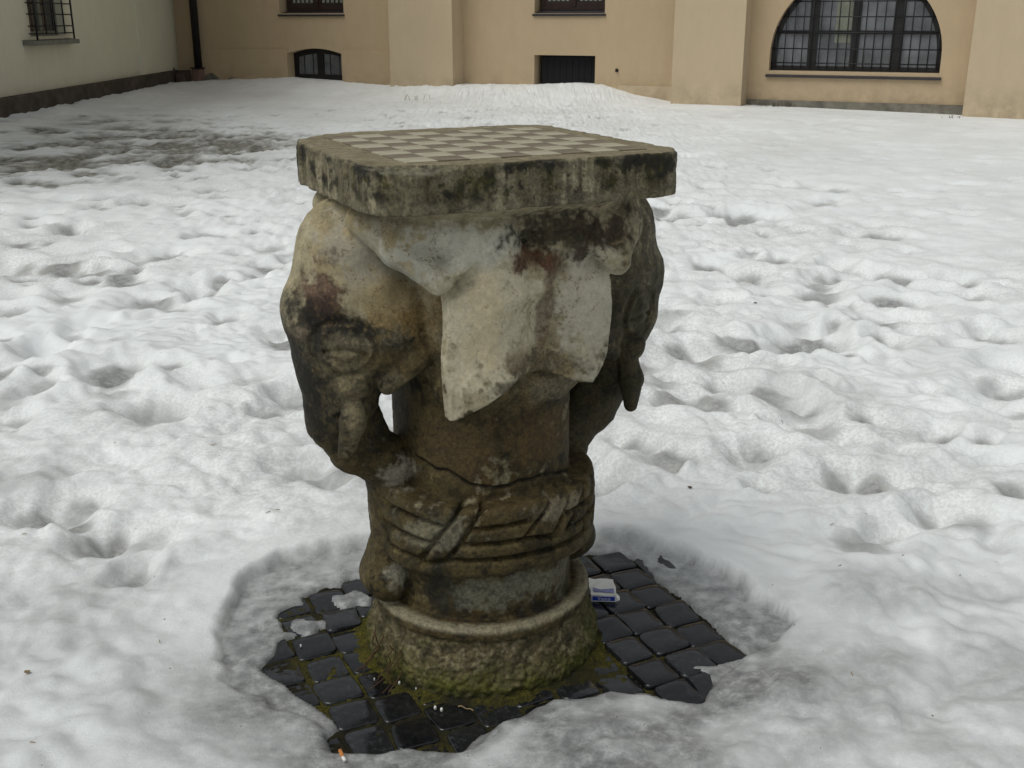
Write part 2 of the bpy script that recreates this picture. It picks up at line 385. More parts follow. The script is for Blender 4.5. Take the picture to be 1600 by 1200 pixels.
gm2 = np.exp(-(((X+2.9)/1.1)**2+((Y-9.9)/1.6)**2))*.55+np.exp(-(((X+4.6)/1.2)**2+((Y-7.4)/1.6)**2))*.65
grass = .92*sstep(.36, .86, (gm+gm2)*.62+1.3*fbm(X*.6, Y, 7.7, 2.3, 6, .72)*np.clip(gm+gm2+.1, 0, 1)+.25*np.clip(.040-h, -.05, .05)/.05*np.clip(gm+gm2, 0, 1))
grass = np.maximum(grass, .8*sstep(.7, .95, pitm)*sstep(-1.2, -3.2, X)*sstep(3.2, 5, Y)*sstep(.2, .5, fbm(X, Y, 3.1, 1.1, 2)+.3))
h = h - .015*grass
nx, ny = X.shape
idx = np.arange(nx*ny).reshape(nx, ny)
F = np.stack([idx[:-1, :-1], idx[1:, :-1], idx[1:, 1:], idx[:-1, 1:]], -1).reshape(-1, 4)
V = np.stack([X, Y, h], -1).reshape(-1, 3)
fc = V[F].mean(1)
keep = ((fc[:, 0]-FO[0])*FN[0]+(fc[:, 1]-FO[1])*FN[1] > -.3) & ((fc[:, 0]-FO[0])*LN[0]+(fc[:, 1]-FO[1])*LN[1] > -.3) & (din.reshape(-1)[F].min(1) < 0.0) if False else ((fc[:, 0]-FO[0])*FN[0]+(fc[:, 1]-FO[1])*FN[1] > -.3) & ((fc[:, 0]-FO[0])*LN[0]+(fc[:, 1]-FO[1])*LN[1] > -.3) & (din.reshape(-1)[F].max(1) > -.0105)
F = F[keep]
snow = mesh_obj('snow', V, F, M['snow'], smooth=True, col={'slush': slush.ravel(), 'grass': grass.ravel(), 'dirt': dirt.ravel()})
tag(snow, kind='structure')
SNOWH = (gx, gy, h)
def hs_at(x, y): return float(h[np.argmin(abs(gx-x)), np.argmin(abs(gy-y))])
g = MB(); g.box((-40, -30, -.60), (40, 60, -.30)); tag(g.build('ground', M['ground']), kind='structure')
# bed of soil and moss in which the stones sit
bx = np.arange(-.75, .78, .006); by = np.arange(-.62, .55, .006); BX, BY = np.meshgrid(bx, by, indexing='ij')
rb = np.hypot(BX, BY)
mn = fbm(BX, BY, 2, 9, 4); mossm = np.clip(sstep(-.25, .25, mn)*sstep(.55, .30, rb)+sstep(.0, .3, fbm(BX, BY, 4, 5, 2))*.6, 0, 1)
mossm = mossm*(1-.85*np.exp(-(((BX-.02)/.22)**2+((BY+.33)/.07)**2)))
bz = -.0045 + .005*fbm(BX, BY, 6, 30, 3) + .006*fbm(BX, BY, 1, 80, 2)
bz += .022*np.exp(-(np.maximum(rb-.255, 0)/.028)**2)*(.6+.8*fbm(BX, BY, 3, 12, 3))
bi = np.arange(BX.size).reshape(BX.shape); BF = np.stack([bi[:-1, :-1], bi[1:, :-1], bi[1:, 1:], bi[:-1, 1:]], -1).reshape(-1, 4)
bed = mesh_obj('mossy_soil', np.stack([BX, BY, bz], -1).reshape(-1, 3), BF, M['moss'], smooth=True, col={'moss': mossm.ravel()})
tag(bed, kind='stuff', label='yellow green moss and soil between the dark cobbles around the pedestal foot', cat='moss')
# cobbles, each its own object
pave = empty('cobble_paving'); tag(pave, kind='structure')
def cobble(u, v, su_, sv_, seed, lift):
    r = np.random.default_rng(seed); n = 24; cor = []; AN = [a+q*90 for q in range(4) for a in (0, 22, 38, 45, 52, 68)]
    tilt = r.normal(0, .020, 2)
    for k in range(n):
        a = math.radians(AN[k]); c, s = math.cos(a), math.sin(a)
        e = 6.5+r.uniform(0, 4); q = (abs(c)**e+abs(s)**e)**(-1/e)
        cor.append((c*q, s*q))
    cor = np.array(cor); jit = 1+np.interp(np.arange(n), np.arange(0, n+3, 3), r.normal(0, .035, n//3+1))
    hu, hv = su_/2*(1+r.normal(0, .035)), sv_/2*(1+r.normal(0, .035)); sk = r.normal(0, .07)
    P = cor*np.stack([jit, jit], 1)*np.array([hu, hv]); P[:, 0] += sk*P[:, 1]
    rings = [(1.0, -.045), (1.01, -.006), (.985, -.0020), (.955, -.0002), (.92, .0003), (.5, .0005)]
    V = []
    for sx, z in rings:
        for p in P:
            V.append((p[0]*sx, p[1]*sx, z+tilt[0]*p[0]+tilt[1]*p[1]+(r.normal(0, .0004) if z < -.001 else 0)))
    V.append((0, 0, .0006)); nr = len(rings); F = []
    for i in range(nr-1):
        for k in range(n): F.append((i*n+k, i*n+(k+1) % n, (i+1)*n+(k+1) % n, (i+1)*n+k))
    for k in range(n): F.append(((nr-1)*n+k, (nr-1)*n+(k+1) % n, nr*n))
    x, y = toworld(u, v)
    o = mesh_obj('cobblestone', V, F, M['cobble'], pave, smooth=True)
    o.location = (x, y, lift); o.rotation_euler = (0, 0, YAW+r.normal(0, .03))
voff = {4: .035, 3: -.02, 2: -.02, 1: .0, 0: 0, -1: .01, -2: .0, -3: -.03, -4: -.085, -5: -.055, -6: .042}
voff = {0: -.02, 1: -.035+.005, -1: -.02+.0, -7: .008, -8: .022, -9: .04}
k_ = 0
for ci in range(-10, 4):
    u0 = .353+.0892*ci; vo = voff.get(ci, rng.uniform(-.04, .04))
    for ri in range(-8, 9):
        v0 = vo+.0952*ri+rng.normal(0, .003); k_ += 1
        x, y = toworld(u0, v0)
        if math.hypot(x, y) < .235: continue
        dd = float(sdpoly(np.array([x]), np.array([y]), exposed)[0])
        if dd > .035: continue
        right = u0 > .2
        cobble(u0+rng.normal(0, .002), v0, .0865 if right else .0835, .0925 if right else .089, k_, (.004 if right else -.001)+rng.normal(0, .0018))

# ------------------------------------------------------------------ carved table: distance field sculpting
def smin(a, b, k):
    hh = np.clip(.5+.5*(b-a)/k, 0, 1); return b+(a-b)*hh-k*hh*(1-hh)
def smax(a, b, k): return -smin(-a, -b, k)
def rc(p, a, b, r1, r2):
    x, y, z = p; ax, ay, az_ = a; bx_, by_, bz_ = b; ex, ey, ez = bx_-ax, by_-ay, bz_-az_
    t = np.clip(((x-ax)*ex+(y-ay)*ey+(z-az_)*ez)/(ex*ex+ey*ey+ez*ez), 0, 1)
    return np.sqrt((x-ax-ex*t)**2+(y-ay-ey*t)**2+(z-az_-ez*t)**2)-(r1+(r2-r1)*t)
def ell(p, c, r):
    x, y, z = (p[0]-c[0])/r[0], (p[1]-c[1])/r[1], (p[2]-c[2])/r[2]
    k0 = np.sqrt(x*x+y*y+z*z); k1 = np.sqrt((x/r[0])**2+(y/r[1])**2+(z/r[2])**2)+1e-6
    return k0*(k0-1)/k1
def rbox(p, c, hf, r):
    q = [np.abs(p[i]-c[i])-(hf[i]-r) for i in range(3)]
    return np.sqrt(sum(np.maximum(a, 0)**2 for a in q))+np.minimum(np.maximum(np.maximum(q[0], q[1]), q[2]), 0)-r
def disc(rad, z, R0, z0, z1, r):
    a = rad-(R0-r); b_ = np.abs(z-(z0+z1)/2)-((z1-z0)/2-r)
    return np.sqrt(np.maximum(a, 0)**2+np.maximum(b_, 0)**2)+np.minimum(np.maximum(a, b_), 0)-r
GROUPS = ['column', 'head', 'trunk', 'ear', 'eye', 'tusk', 'band', 'drum', 'base']
grooves = [[(-182,.400),(-155,.393),(-132.7,.380)],[(-182,.352),(-155,.347),(-134.7,.340)],[(-166,.306),(-143,.300)],[(-122,.425),(-126,.405),(-144,.300)],[(-110,.425),(-114.5,.405),(-129.6,.310)],
  [(-117,.374),(-87.5,.376)],[(-124,.342),(-90,.338),(-72,.330)],[(-143,.292),(-129.6,.308)],[(-129.6,.308),(-100,.303),(-72,.300),(-48,.306)],
  [(-72,.415),(-90,.345)],[(-60,.415),(-74,.325)],[(-48,.41),(-64,.335)],[(-64,.37),(-44,.372)],[(-38,.41),(-52,.31)],[(-58,.335),(-36,.34)],[(-176,.395),(-164,.300)],[(-186,.39),(-172,.275)],
  [(-26,.41),(-40,.31)],[(-30,.36),(-12,.36)]]
crack = [(-160,.492),(-150,.488),(-141,.478),(-134,.480),(-127,.466),(-121,.452),(-117,.449),(-106,.440),(-95,.439),(-88,.446),(-78,.443),(-71,.448),(-60,.44),(-50,.432),(-40,.423)]
def line_dist(th, z, R0, pts):
    d = np.full(th.shape, 9., np.float32)
    for (a, za), (b_, zb) in zip(pts[:-1], pts[1:]):
        xa, xb = R(a)*R0, R(b_)*R0; ex, ez = xb-xa, zb-za
        x = th*R0; t = np.clip(((x-xa)*ex+(z-za)*ez)/(ex*ex+ez*ez), 0, 1)
        d = np.minimum(d, np.hypot(x-xa-ex*t, z-za-ez*t))
    return d
def line2(x, y, a, b):
    ex, ey = b[0]-a[0], b[1]-a[1]; t = np.clip(((x-a[0])*ex+(y-a[1])*ey)/(ex*ex+ey*ey), 0, 1)
    return np.hypot(x-a[0]-ex*t, y-a[1]-ey*t)
def groups(u, v, z):
    U = np.sqrt(u*u+1e-6); W = np.sqrt(v*v+1e-6); p = (U, W, z); rad = np.hypot(u, v)
    th = np.arctan2(v, u); th = np.where(th > .2, th-2*np.pi, th)
    # column
    col = disc(np.power(np.abs(u)**2.6+np.abs(v)**2.6, 1/2.6), z, .178, .05, .98, .02)
    col = smin(col, rbox(p, (0, 0, .87), (.17, .17, .17), .05), .05)
    col = smin(col, rbox(p, (0, 0, 1.0), (.235, .215, .045), .03), .05)
    col = smin(col, ell(p, (.05, .15, .655), (.11, .05, .05)), .03)
    cap = smax((np.power((U/.238)**4+(W/.228)**4, .25)-1)*.23-np.maximum(z-.992, 0)*1.7, np.maximum(.97-z, z-1.03), .01)*.6; col = smin(col, cap, .02)
    sh_ = np.where(u > 0, .024, -.002)*sstep(.60, .74, z); U0 = U; U = U-sh_; p = (U, W, z)
    # head
    hd = ell(p, (.225, 0, .835), (.165, .122, .185))
    hd = smin(hd, rc(p, (.318, 0, .79), (.322, 0, .71), .072, .070), .05)
    hd = smin(hd, ell(p, (.372, 0, .80), (.036, .05, .055)), .03)
    hd = smin(hd, rc(p, (.30, .02, .70), (.295, .035, .62), .075, .055), .04)
    hd = smin(hd, ell(p, (.215, 0, .765), (.115, .145, .115)), .05)
    hd = smin(hd, rc(p, (.245, .115, .665), (.175, .13, .72), .016, .020), .025)
    hd = smin(hd, rc(p, (.288, .078, .735), (.303, .086, .665), .022, .034), .012)
    hd = smin(hd, ell(p, (.268, .0, .925), (.098, .118, .088)), .03); hd = smin(hd, rc(p, (.25, .03, .96), (.255, .03, 1.03), .05, .035), .02)
    hd = smin(hd, rc(p, (.34, .045, .83), (.25, .10, .86), .03, .03), .03)
    # mouth fold
    hd = smax(hd, -rc(p, (.362, .045, .580), (.285, .100, .632), .007, .009), .004)
    # trunk
    pe = (U, W*1.35, z)
    tk = rc(pe, (.318, 0, .66), (.308, 0, .575), .066, .064)
    tk = smin(tk, rc(pe, (.308, 0, .575), (.275, 0, .51), .064, .058), .02)*.85
    tk = smin(tk, rc(p, (.275, 0, .505), (.215, 0, .462), .050, .054), .02)
    tk = smin(tk, rc(p, (.272, 0, .60), (.250, 0, .52), .040, .044), .02)
    tk = smin(tk, rc(p, (.212, 0, .468), (.196, 0, .33), .052, .052), .015)
    tk = smin(tk, rc(p, (.196, 0, .33), (.226, .012, .205), .044, .050), .010)
    tk = smin(tk, rc(p, (.226, .012, .205), (.208, 0, .165), .050, .036), .010)
    tk = smin(tk, rc(p, (.312, .02, .56), (.262, .03, .52), .030, .026), .012)
    rid = .0007*np.sin((z+.35*U)*210)*sstep(.62, .5, z); tk = tk+rid*sstep(.30, .34, z)
    U = U0; p = (U, W, z)
    # ear: hanging sheet with a sharp outer edge, and the rolled fold above it
    sgn = np.where(u < 0, 1., 0.)
    ws = .214+.038*np.sin(np.pi*np.clip(np.abs(u-.028)/.24, 0, 1))+.006*np.sin(z*31+U*9)-.022*sstep(.85, .89, z)*sstep(.09, .15, U)
    zl = np.where(u < 0, np.interp(U, [0, .02, .10, .163, .2], [.692, .686, .648, .622, .61]), np.interp(U, [0, .05, .10, .13, .155, .17], [.692, .684, .662, .660, .69, .72]))
    ear = smax(np.abs(W-ws+.016)-.016, U-.168, .005); ear = smax(ear, (zl-z)*.85, .005); ear = smax(ear, z-.94, .04)
    fold = rc(p, (.275, .105, .985), (.232, .175, .945), .032, .034)
    fold = smin(fold, rc(p, (.232, .175, .945), (.184, .236, .893), .034, .026), .02)
    fold = smin(fold, rc(p, (.184, .242, .890), (.128, .240, .932), .020, .018), .010)
    fold = smin(fold, rc(p, (.19, .185, .955), (.11, .215, .955), .042, .038), .02)
    fold = smin(fold, rc(p, (.21, .17, .985), (.06, .205, .965), .045, .045), .03)
    ear = smin(ear, fold, .004+.03*sstep(.15, .08, U))
    ear = smin(ear, rc(p, (.05, .225, .93), (.03, .218, .86), .022, .026), .02)
    # chipped hollow in the middle under the slab, and the dark opening under the fold
    hol = rc((u, v, z), (.03, -.285, .985), (.12, -.285, .985), .055, .045); hol = smin(hol, rc((u, v, z), (.05, -.275, .965), (.035, -.258, .895), .030, .006), .03)
    ear = smax(ear, -hol, .02)
    ear = smax(ear, -rc(p, (.176, .258, .868), (.176, .245, .78), .013, .006), .005);
    # eye
    rr_e = np.hypot((U-.318)/1.12, (z-.748)/1.15); side_ = sstep(.02, .05, W)
    lid = np.minimum(line2(U, z, (.352, .738), (.320, .748)), line2(U, z, (.320, .748), (.286, .738)))
    low_ = np.minimum(line2(U, z, (.346, .728), (.320, .720)), line2(U, z, (.320, .720), (.292, .730)))
    rel = -.009*sstep(.036, .012, rr_e)-.0035*np.exp(-((rr_e-.038)/.004)**2)+.008*np.exp(-(lid/.0045)**2)+.004*np.exp(-(low_/.004)**2)
    rel = (rel+.006*np.exp(-((rr_e-.047)/.006)**2))*side_
    hd = hd+rel; tk = tk+rel; ey = hd+np.where((rr_e < .040) & (W > .04), -.0005, .5)
    # tusk
    ts = rc(p, (.304, .090, .650), (.312, .102, .598), .022, .026); ts = smin(ts, rc(p, (.312, .102, .598), (.324, .084, .530), .026, .015), .006)
    # band wound round column and trunks
    ru = np.power(np.abs(u/.237)**2.4+np.abs(v/.222)**2.4, 1/2.4)*.226
    zt = .422+.004*np.sin(th*3)+.010*np.cos(2*th)
    bulge = .226+.004*np.sin((z-.26)/.165*np.pi)
    bd = smax(ru-bulge, smax(z-zt, .262-z, .01), .016)
    gd = np.full(u.shape, 9., np.float32); nb = np.where((np.abs(bd) < .03) & (z > .24))
    if len(nb[0]):
        dd = np.full(len(nb[0]), 9., np.float32)
        for sh, sg in ((0, 1),):
            for gl in grooves: dd = np.minimum(dd, line_dist(th[nb], z[nb], .226, gl))
        gd[nb] = dd
    bd = bd+.0190*np.exp(-(gd/.0046)**2)
    # drum and base
    dr = disc(rad, z, .197, .10, .275, .012)
    rg = disc(rad, z, .240, .122, .150, .008); dr = smin(dr, rg, .006)
    Rb = .262-.030*sstep(.02, .125, z); bs = smax(rad-Rb, smax(z-.134, -.06-z, .01), .022)*.9
    D = [col, hd, tk, ear, ey, ts, bd, dr, bs]
    return D
def crackcut(u, v, z):
    th = np.arctan2(v, u); th = np.where(th > .2, th-2*np.pi, th)
    return line_dist(th, z, .178, crack)
def total(D, u, v, z):
    col, hd, tk, ear, ey, ts, bd, dr, bs = D
    d = smin(col, ear, .006); d = smin(d, smin(hd, tk, .02), .008); 
    d = np.minimum(d, ts)
    d = smin(d, bd, .006); d = smin(d, dr, .006); d = smin(d, bs, .010)
    m_ = (z > .40) & (z < .52) & (np.hypot(u, v) < .23) & (v < 0)
    if m_.any():
        q = crackcut(u[m_], v[m_], z[m_]); d = d.copy(); d[m_] += .010*np.exp(-(q/.0028)**2)
    return d
def surface_nets(fn, lo, hi, step):
    S = 4; n = [int(math.ceil((hi[i]-lo[i])/(step*S))) for i in range(3)]
    ax = [lo[i]+(np.arange(n[i])+.5)*step*S for i in range(3)]
    A, B, C = np.meshgrid(*ax, indexing='ij'); dc = fn(A.ravel().astype(np.float32), B.ravel().astype(np.float32), C.ravel().astype(np.float32)).reshape(A.shape)
    D = np.repeat(np.repeat(np.repeat(dc, S, 0), S, 1), S, 2).astype(np.float32)
    act = np.abs(dc) < step*S*1.9
    ci = np.argwhere(act); o = np.stack(np.meshgrid(range(S), range(S), range(S), indexing='ij'), -1).reshape(-1, 3)
    ii = (ci[:, None, :]*S+o[None]).reshape(-1, 3)
    for k in range(0, len(ii), 1500000):
        q = ii[k:k+1500000]; P = [(lo[a]+(q[:, a]+.5)*step).astype(np.float32) for a in range(3)]
        D[q[:, 0], q[:, 1], q[:, 2]] = fn(*P)
    s = D < 0; sh = D.shape
    cnt = np.zeros([k-1 for k in sh], np.int8)
    for a in (0, 1):
        for b_ in (0, 1):
            for c in (0, 1): cnt += s[a:sh[0]-1+a, b_:sh[1]-1+b_, c:sh[2]-1+c]
    cells = np.argwhere((cnt > 0) & (cnt < 8)); cid = np.full(cnt.shape, -1, np.int32); cid[tuple(cells.T)] = np.arange(len(cells))
    acc = np.zeros((len(cells), 3), np.float32); num = np.zeros(len(cells), np.float32)
    cor = [(a, b_, c) for a in (0, 1) for b_ in (0, 1) for c in (0, 1)]
    val = {c: D[cells[:, 0]+c[0], cells[:, 1]+c[1], cells[:, 2]+c[2]] for c in cor}
    for c in cor:
        for axi in range(3):
            if c[axi]: continue
            e = list(c); e[axi] = 1; e = tuple(e); a, b_ = val[c], val[e]; m_ = (a < 0) != (b_ < 0)
            t = np.where(m_, a/(a-b_+1e-12), 0)
            pt = np.array(c, np.float32)[None].repeat(len(cells), 0); pt[:, axi] = t
            acc[m_] += pt[m_]; num[m_] += 1
    V = (cells+acc/num[:, None]+.5)*step+np.array(lo)
    Q = []
    for axi in range(3):
        sl0 = [slice(None)]*3; sl1 = [slice(None)]*3; sl0[axi] = slice(0, -1); sl1[axi] = slice(1, None)
        a, b_ = s[tuple(sl0)], s[tuple(sl1)]; e = np.argwhere(a != b_); o1, o2 = [(1, 2), (2, 0), (0, 1)][axi]
        ok = (e[:, o1] > 0) & (e[:, o2] > 0) & (e[:, o1] < cnt.shape[o1]) & (e[:, o2] < cnt.shape[o2]) & (e[:, axi] < cnt.shape[axi]); e = e[ok]
        def c_(d1, d2):
            q = e.copy(); q[:, o1] -= d1; q[:, o2] -= d2; return cid[tuple(q.T)]
        q = np.stack([c_(1, 1), c_(0, 1), c_(0, 0), c_(1, 0)], 1)
        ins = a[tuple(e.T)]; q[~ins] = q[~ins][:, ::-1]; Q.append(q)
    Q = np.concatenate(Q); Q = Q[(Q >= 0).all(1)]
    return V.astype(np.float32), Q
def vnormals(V, Q):
    n = np.cross(V[Q[:, 2]]-V[Q[:, 0]], V[Q[:, 3]]-V[Q[:, 1]]); N = np.zeros_like(V)
    for k in range(4):
        for a in range(3): N[:, a] += np.bincount(Q[:, k], n[:, a], len(V)).astype(np.float32)
    return N/(np.linalg.norm(N, axis=1)[:, None]+1e-12)
def relax(V, Q, it=1, f=.5):
    for _ in range(it):
        s_ = np.zeros_like(V); c = np.zeros(len(V))
        for k in range(4):
            j = Q[:, (k+1) % 4]; i = Q[:, k]
            for a in range(3): s_[:, a] += np.bincount(i, V[j, a], len(V)); s_[:, a] += np.bincount(j, V[i, a], len(V))
            c += np.bincount(i, minlength=len(V))+np.bincount(j, minlength=len(V))
        V = V+(s_/c[:, None]-V)*f
    return V.astype(np.float32)

table = empty('stone_chess_table', (0, 0, 0), YAW)
tag(table, 'weathered stone chess table on an elephant carved pedestal in a melted hole', 'chess table')
fn = lambda u, v, z: total(groups(u, v, z), u, v, z).astype(np.float32)
V, Q = surface_nets(fn, (-.46, -.32, -.07), (.46, .32, 1.045), .0030)
V = relax(V, Q, 1, .5)
N = vnormals(V, Q); u, v, z = V.T
n_lo = fbm(u, v, z, 9, 4); n_mid = fbm(u, v, z, 28, 3); n_hi = fbm(u, v, z, 85, 2)
rough_ = .35+.9*sstep(.16, .08, z)+.35*sstep(-.1, .3, n_lo)
facet = np.abs(perlin(u*22, v*22, z*22))
disp = .0028*n_lo+.0018*n_mid*(.5+rough_)+.0026*n_hi*rough_*sstep(.22, .10, z)+.0009*n_hi
clods = np.abs(fbm(u, v, z, 45, 2)); disp += .010*(clods-.2)*sstep(.125, .09, z)
V = V+N*disp[:, None]; N = vnormals(V, Q); u, v, z = V.T

def lerp(a, b, t): return a+(np.asarray(b, np.float32)-a)*t[:, None]
def blob(c, r, hard=.35, wob=.45, sc_=22):
    """soft 3-d stain, or painted recess shade, round a point of the stone"""
    x, y, zz = toL(c) if False else c
    d = np.sqrt(((u-x)/r[0])**2+((v-y)/r[1])**2+((z-zz)/r[2])**2)
    return sstep(-.40, .40, (1-d)+BN1*1.4+BN2*.6)
BN1 = fbm(u+9, v, z, 24, 4, .6); BN2 = fbm(u, v+9, z, 95, 2, .6)
D = groups(u, v, z); lab = np.argmin(np.stack(D), 0)
n1 = fbm(u, v, z, 5.5, 5, .6); n2 = fbm(u+3, v, z, 16, 5, .65); n3 = fbm(u, v+4, z, 42, 4, .65); n4 = fbm(u, v, z+4, 110, 3, .7)
strk = fbm(u*1.0, v*1.0, z*.16, 34, 4, .6)
cream = np.array((.38, .335, .22), np.float32); tint = np.repeat(cream[None], len(V), 0)
tint = lerp(tint, (.23, .20, .125), sstep(-.25, .35, n2))
tint = lerp(tint, (.30, .235, .12), .75*sstep(.0, .45, n1+.3*n3))
olive = (.046, .037, .012); black = (.009, .008, .004); brown = (.080, .048, .015)
# grime gathers towards the damp lower half of the pedestal
low = sstep(.78, .56, z+.10*n1)
tint = lerp(tint, (.100, .080, .032), .88*low*sstep(-.5, .15, n2+.3))
tint = lerp(tint, olive, .80*low*sstep(-.05, .22, n2+.35*n3))
tint = lerp(tint, brown, .55*low*sstep(.0, .35, n1+.5*n3))
tint = lerp(tint, black, .80*low*sstep(.05, .28, n3+.5*n2-.04))

tint = tint*(1-.50*low)[:, None]; tint = tint*(1+low[:, None]*np.array((.12, .02, -.22), np.float32)[None])
tint = lerp(tint, (.26, .225, .135), .75*low*sstep(.14, .40, n3*.6+n1*.5+n2*.4)*sstep(.15, .3, z))
# dark growth bands on the heads
isH = ((lab == 1) | (lab == 2) | (lab == 4) | (lab == 5)).astype(np.float32)
bandd = sstep(.86, .76, z+.13*n1+.05*n3)*sstep(.50, .60, z)
tint = lerp(tint, (.050, .042, .022), .72*isH*bandd*sstep(-.35, .15, n2+.25))
tint = lerp(tint, black, .85*isH*bandd*sstep(-.02, .25, n2+.4*n3+.08))
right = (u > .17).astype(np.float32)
tint = lerp(tint, (.050, .043, .020), .80*right*isH*sstep(-.35, .2, n2+.2)); tint = lerp(tint, black, .6*right*sstep(.0, .3, n3+.3*n2))  # shade of the right head painted into its tint
def st(c, r, colr, k, **kw):
    global tint
    tint = lerp(tint, colr, k*blob(c, r, **kw)*((lab == 3) if c[1] < -.25 and c[2] > .66 and colr[0] > .3 else 1))
st((-.15, -.12, .88), (.15, .14, .10), (.36, .33, .245), .65); st((-.26, -.12, .93), (.10, .10, .06), (.34, .315, .245), .75)
# left forehead and crown
st((-.36, -.10, .86), (.035, .06, .06), (.090, .045, .030), .85); st((-.375, -.05, .80), (.05, .06, .035), black, .85); st((-.38, -.03, .775), (.02, .03, .02), (.33, .26, .18), .8)
st((-.34, -.10, .80), (.03, .03, .05), (.05, .028, .02), .8); st((-.30, -.12, .79), (.09, .07, .022), black, .9); st((-.37, -.03, .70), (.06, .08, .07), black, .75)
st((-.29, -.12, .71), (.025, .05, .03), (.18, .155, .09), .6); st((-.30, -.12, .60), (.03, .05, .05), (.20, .17, .10), .6); st((-.31, -.09, .745), (.035, .03, .03), (.16, .14, .08), .55)
st((-.22, -.14, .83), (.08, .06, .05), (.30, .22, .10), .7); st((-.17, -.14, .80), (.04, .05, .05), (.16, .10, .03), .6); st((-.20, -.13, .72), (.10, .06, .035), (.09, .065, .025), .75)
st((-.21, -.05, .455), (.03, .07, .025), (.30, .28, .22), .75); st((-.22, -.04, .22), (.025, .05, .03), (.24, .23, .18), .7)
# ears
st((-.085, -.26, .80), (.115, .11, .20), (.60, .545, .40), .97); st((-.10, -.26, .80), (.04, .09, .10), (.60, .50, .31), .55); st((-.12, -.26, .66), (.03, .06, .02), (.20, .17, .10), .6); st((-.02, -.26, .72), (.04, .06, .03), (.16, .12, .07), .7)
st((.115, -.26, .82), (.070, .10, .17), (.45, .425, .335), .93); st((-.12, -.24, .945), (.13, .1, .035), (.58, .56, .47), .93); st((-.2, -.2, .92), (.05, .07, .04), (.36, .35, .29), .7)
st((.038, -.23, .82), (.013, .08, .12), (.12, .075, .042), .65); st((.04, -.23, .70), (.08, .08, .03), (.07, .055, .028), .75)
st((.06, -.25, .955), (.11, .09, .045), (.035, .028, .014), .92); st((.00, -.25, .915), (.05, .08, .02), (.10, .045, .022), .85); st((.05, -.25, .90), (.022, .08, .02), (.10, .05, .025), .7)
st((.16, -.18, .96), (.07, .09, .05), (.045, .028, .015), .85); st((-.05, -.22, .675), (.05, .07, .015), (.03, .025, .012), .8)  # last blob paints the shade under the left ear's lower edge
st((.08, -.2, .64), (.06, .07, .025), (.22, .19, .13), .55); st((-.17, -.25, .65), (.02, .05, .05), (.34, .31, .22), .6)
st((-.12, -.16, .53), (.07, .08, .06), (.085, .055, .022), .6); st((.05, -.18, .53), (.09, .08, .05), (.09, .055, .02), .65)
st((-.17, -.15, .36), (.05, .08, .035), (.22, .21, .15), .5); st((.08, -.22, .385), (.07, .08, .02), (.24, .21, .15), .55)
st((-.04, -.2, .21), (.15, .1, .035), (.175, .17, .125), .75); st((-.16, -.15, .21), (.03, .08, .05), black, .8); st((.12, -.16, .20), (.03, .08, .05), (.14, .13, .09), .6)  # the black blob paints the shaded recess beside the trunk bulb
# lip of the ring is tinted paler, base is crusted and mossy
lip = sstep(.135, .148, z)*sstep(.160, .152, z)*sstep(.205, .225, np.hypot(u, v)); tint = lerp(tint, (.27, .245, .165), .75*lip*sstep(-.4, .1, n2+.2))
bse = sstep(.135, .115, z); tint = lerp(tint, (.095, .078, .038), .85*bse); tint = lerp(tint, (.165, .145, .09), bse*sstep(.0, .35, n3+.4*n4)); tint = lerp(tint, (.030, .026, .010), bse*.85*sstep(.0, .3, n2-.5*n3))
tint = lerp(tint, (.075, .078, .008), .9*sstep(.09, .0, z-.03*n2)*sstep(-.2, .25, n2+.2)); tint = lerp(tint, (.06, .060, .008), .55*sstep(.135, .11, z)*sstep(.1, .3, n1+n3*.4))
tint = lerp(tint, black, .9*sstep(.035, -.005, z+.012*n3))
# lichen and hairline cracks
vor = np.abs(perlin(u*19, v*19, z*19)+.35*n4); hair = np.exp(-(vor/.016)**2)*((lab == 3) | (lab == 1)); tint = lerp(tint, (.13, .085, .035), .75*hair*sstep(-.2, .2, n1+.2))
dk = sstep(.25, .5, n4+.4*n3); tint = lerp(tint, black, .45*dk*sstep(-.1, .2, n2)*(1-.7*sstep(.8, .9, tint[:, 0]*2.2)))
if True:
    q = crackcut(u, v, z); cr = np.exp(-(q/.003)**2)*(v < 0)*(np.hypot(u, v) < .215)*(lab == 0); tint = lerp(tint, black, .95*cr)  # shade deep in the crack is painted black into the tint
grain = 1-.72*np.clip(sstep(.16, .34, tint[:, 0]), 0, 1)
tint *= (1+(.10+.25*grain)*n3+(.10+.32*grain)*n4)[:, None]; tint = tint.mean(1)[:, None]+(tint-tint.mean(1)[:, None])*1.06; tint = np.clip(tint, .003, .8)
tint = np.concatenate([tint, grain[:, None]], 1)

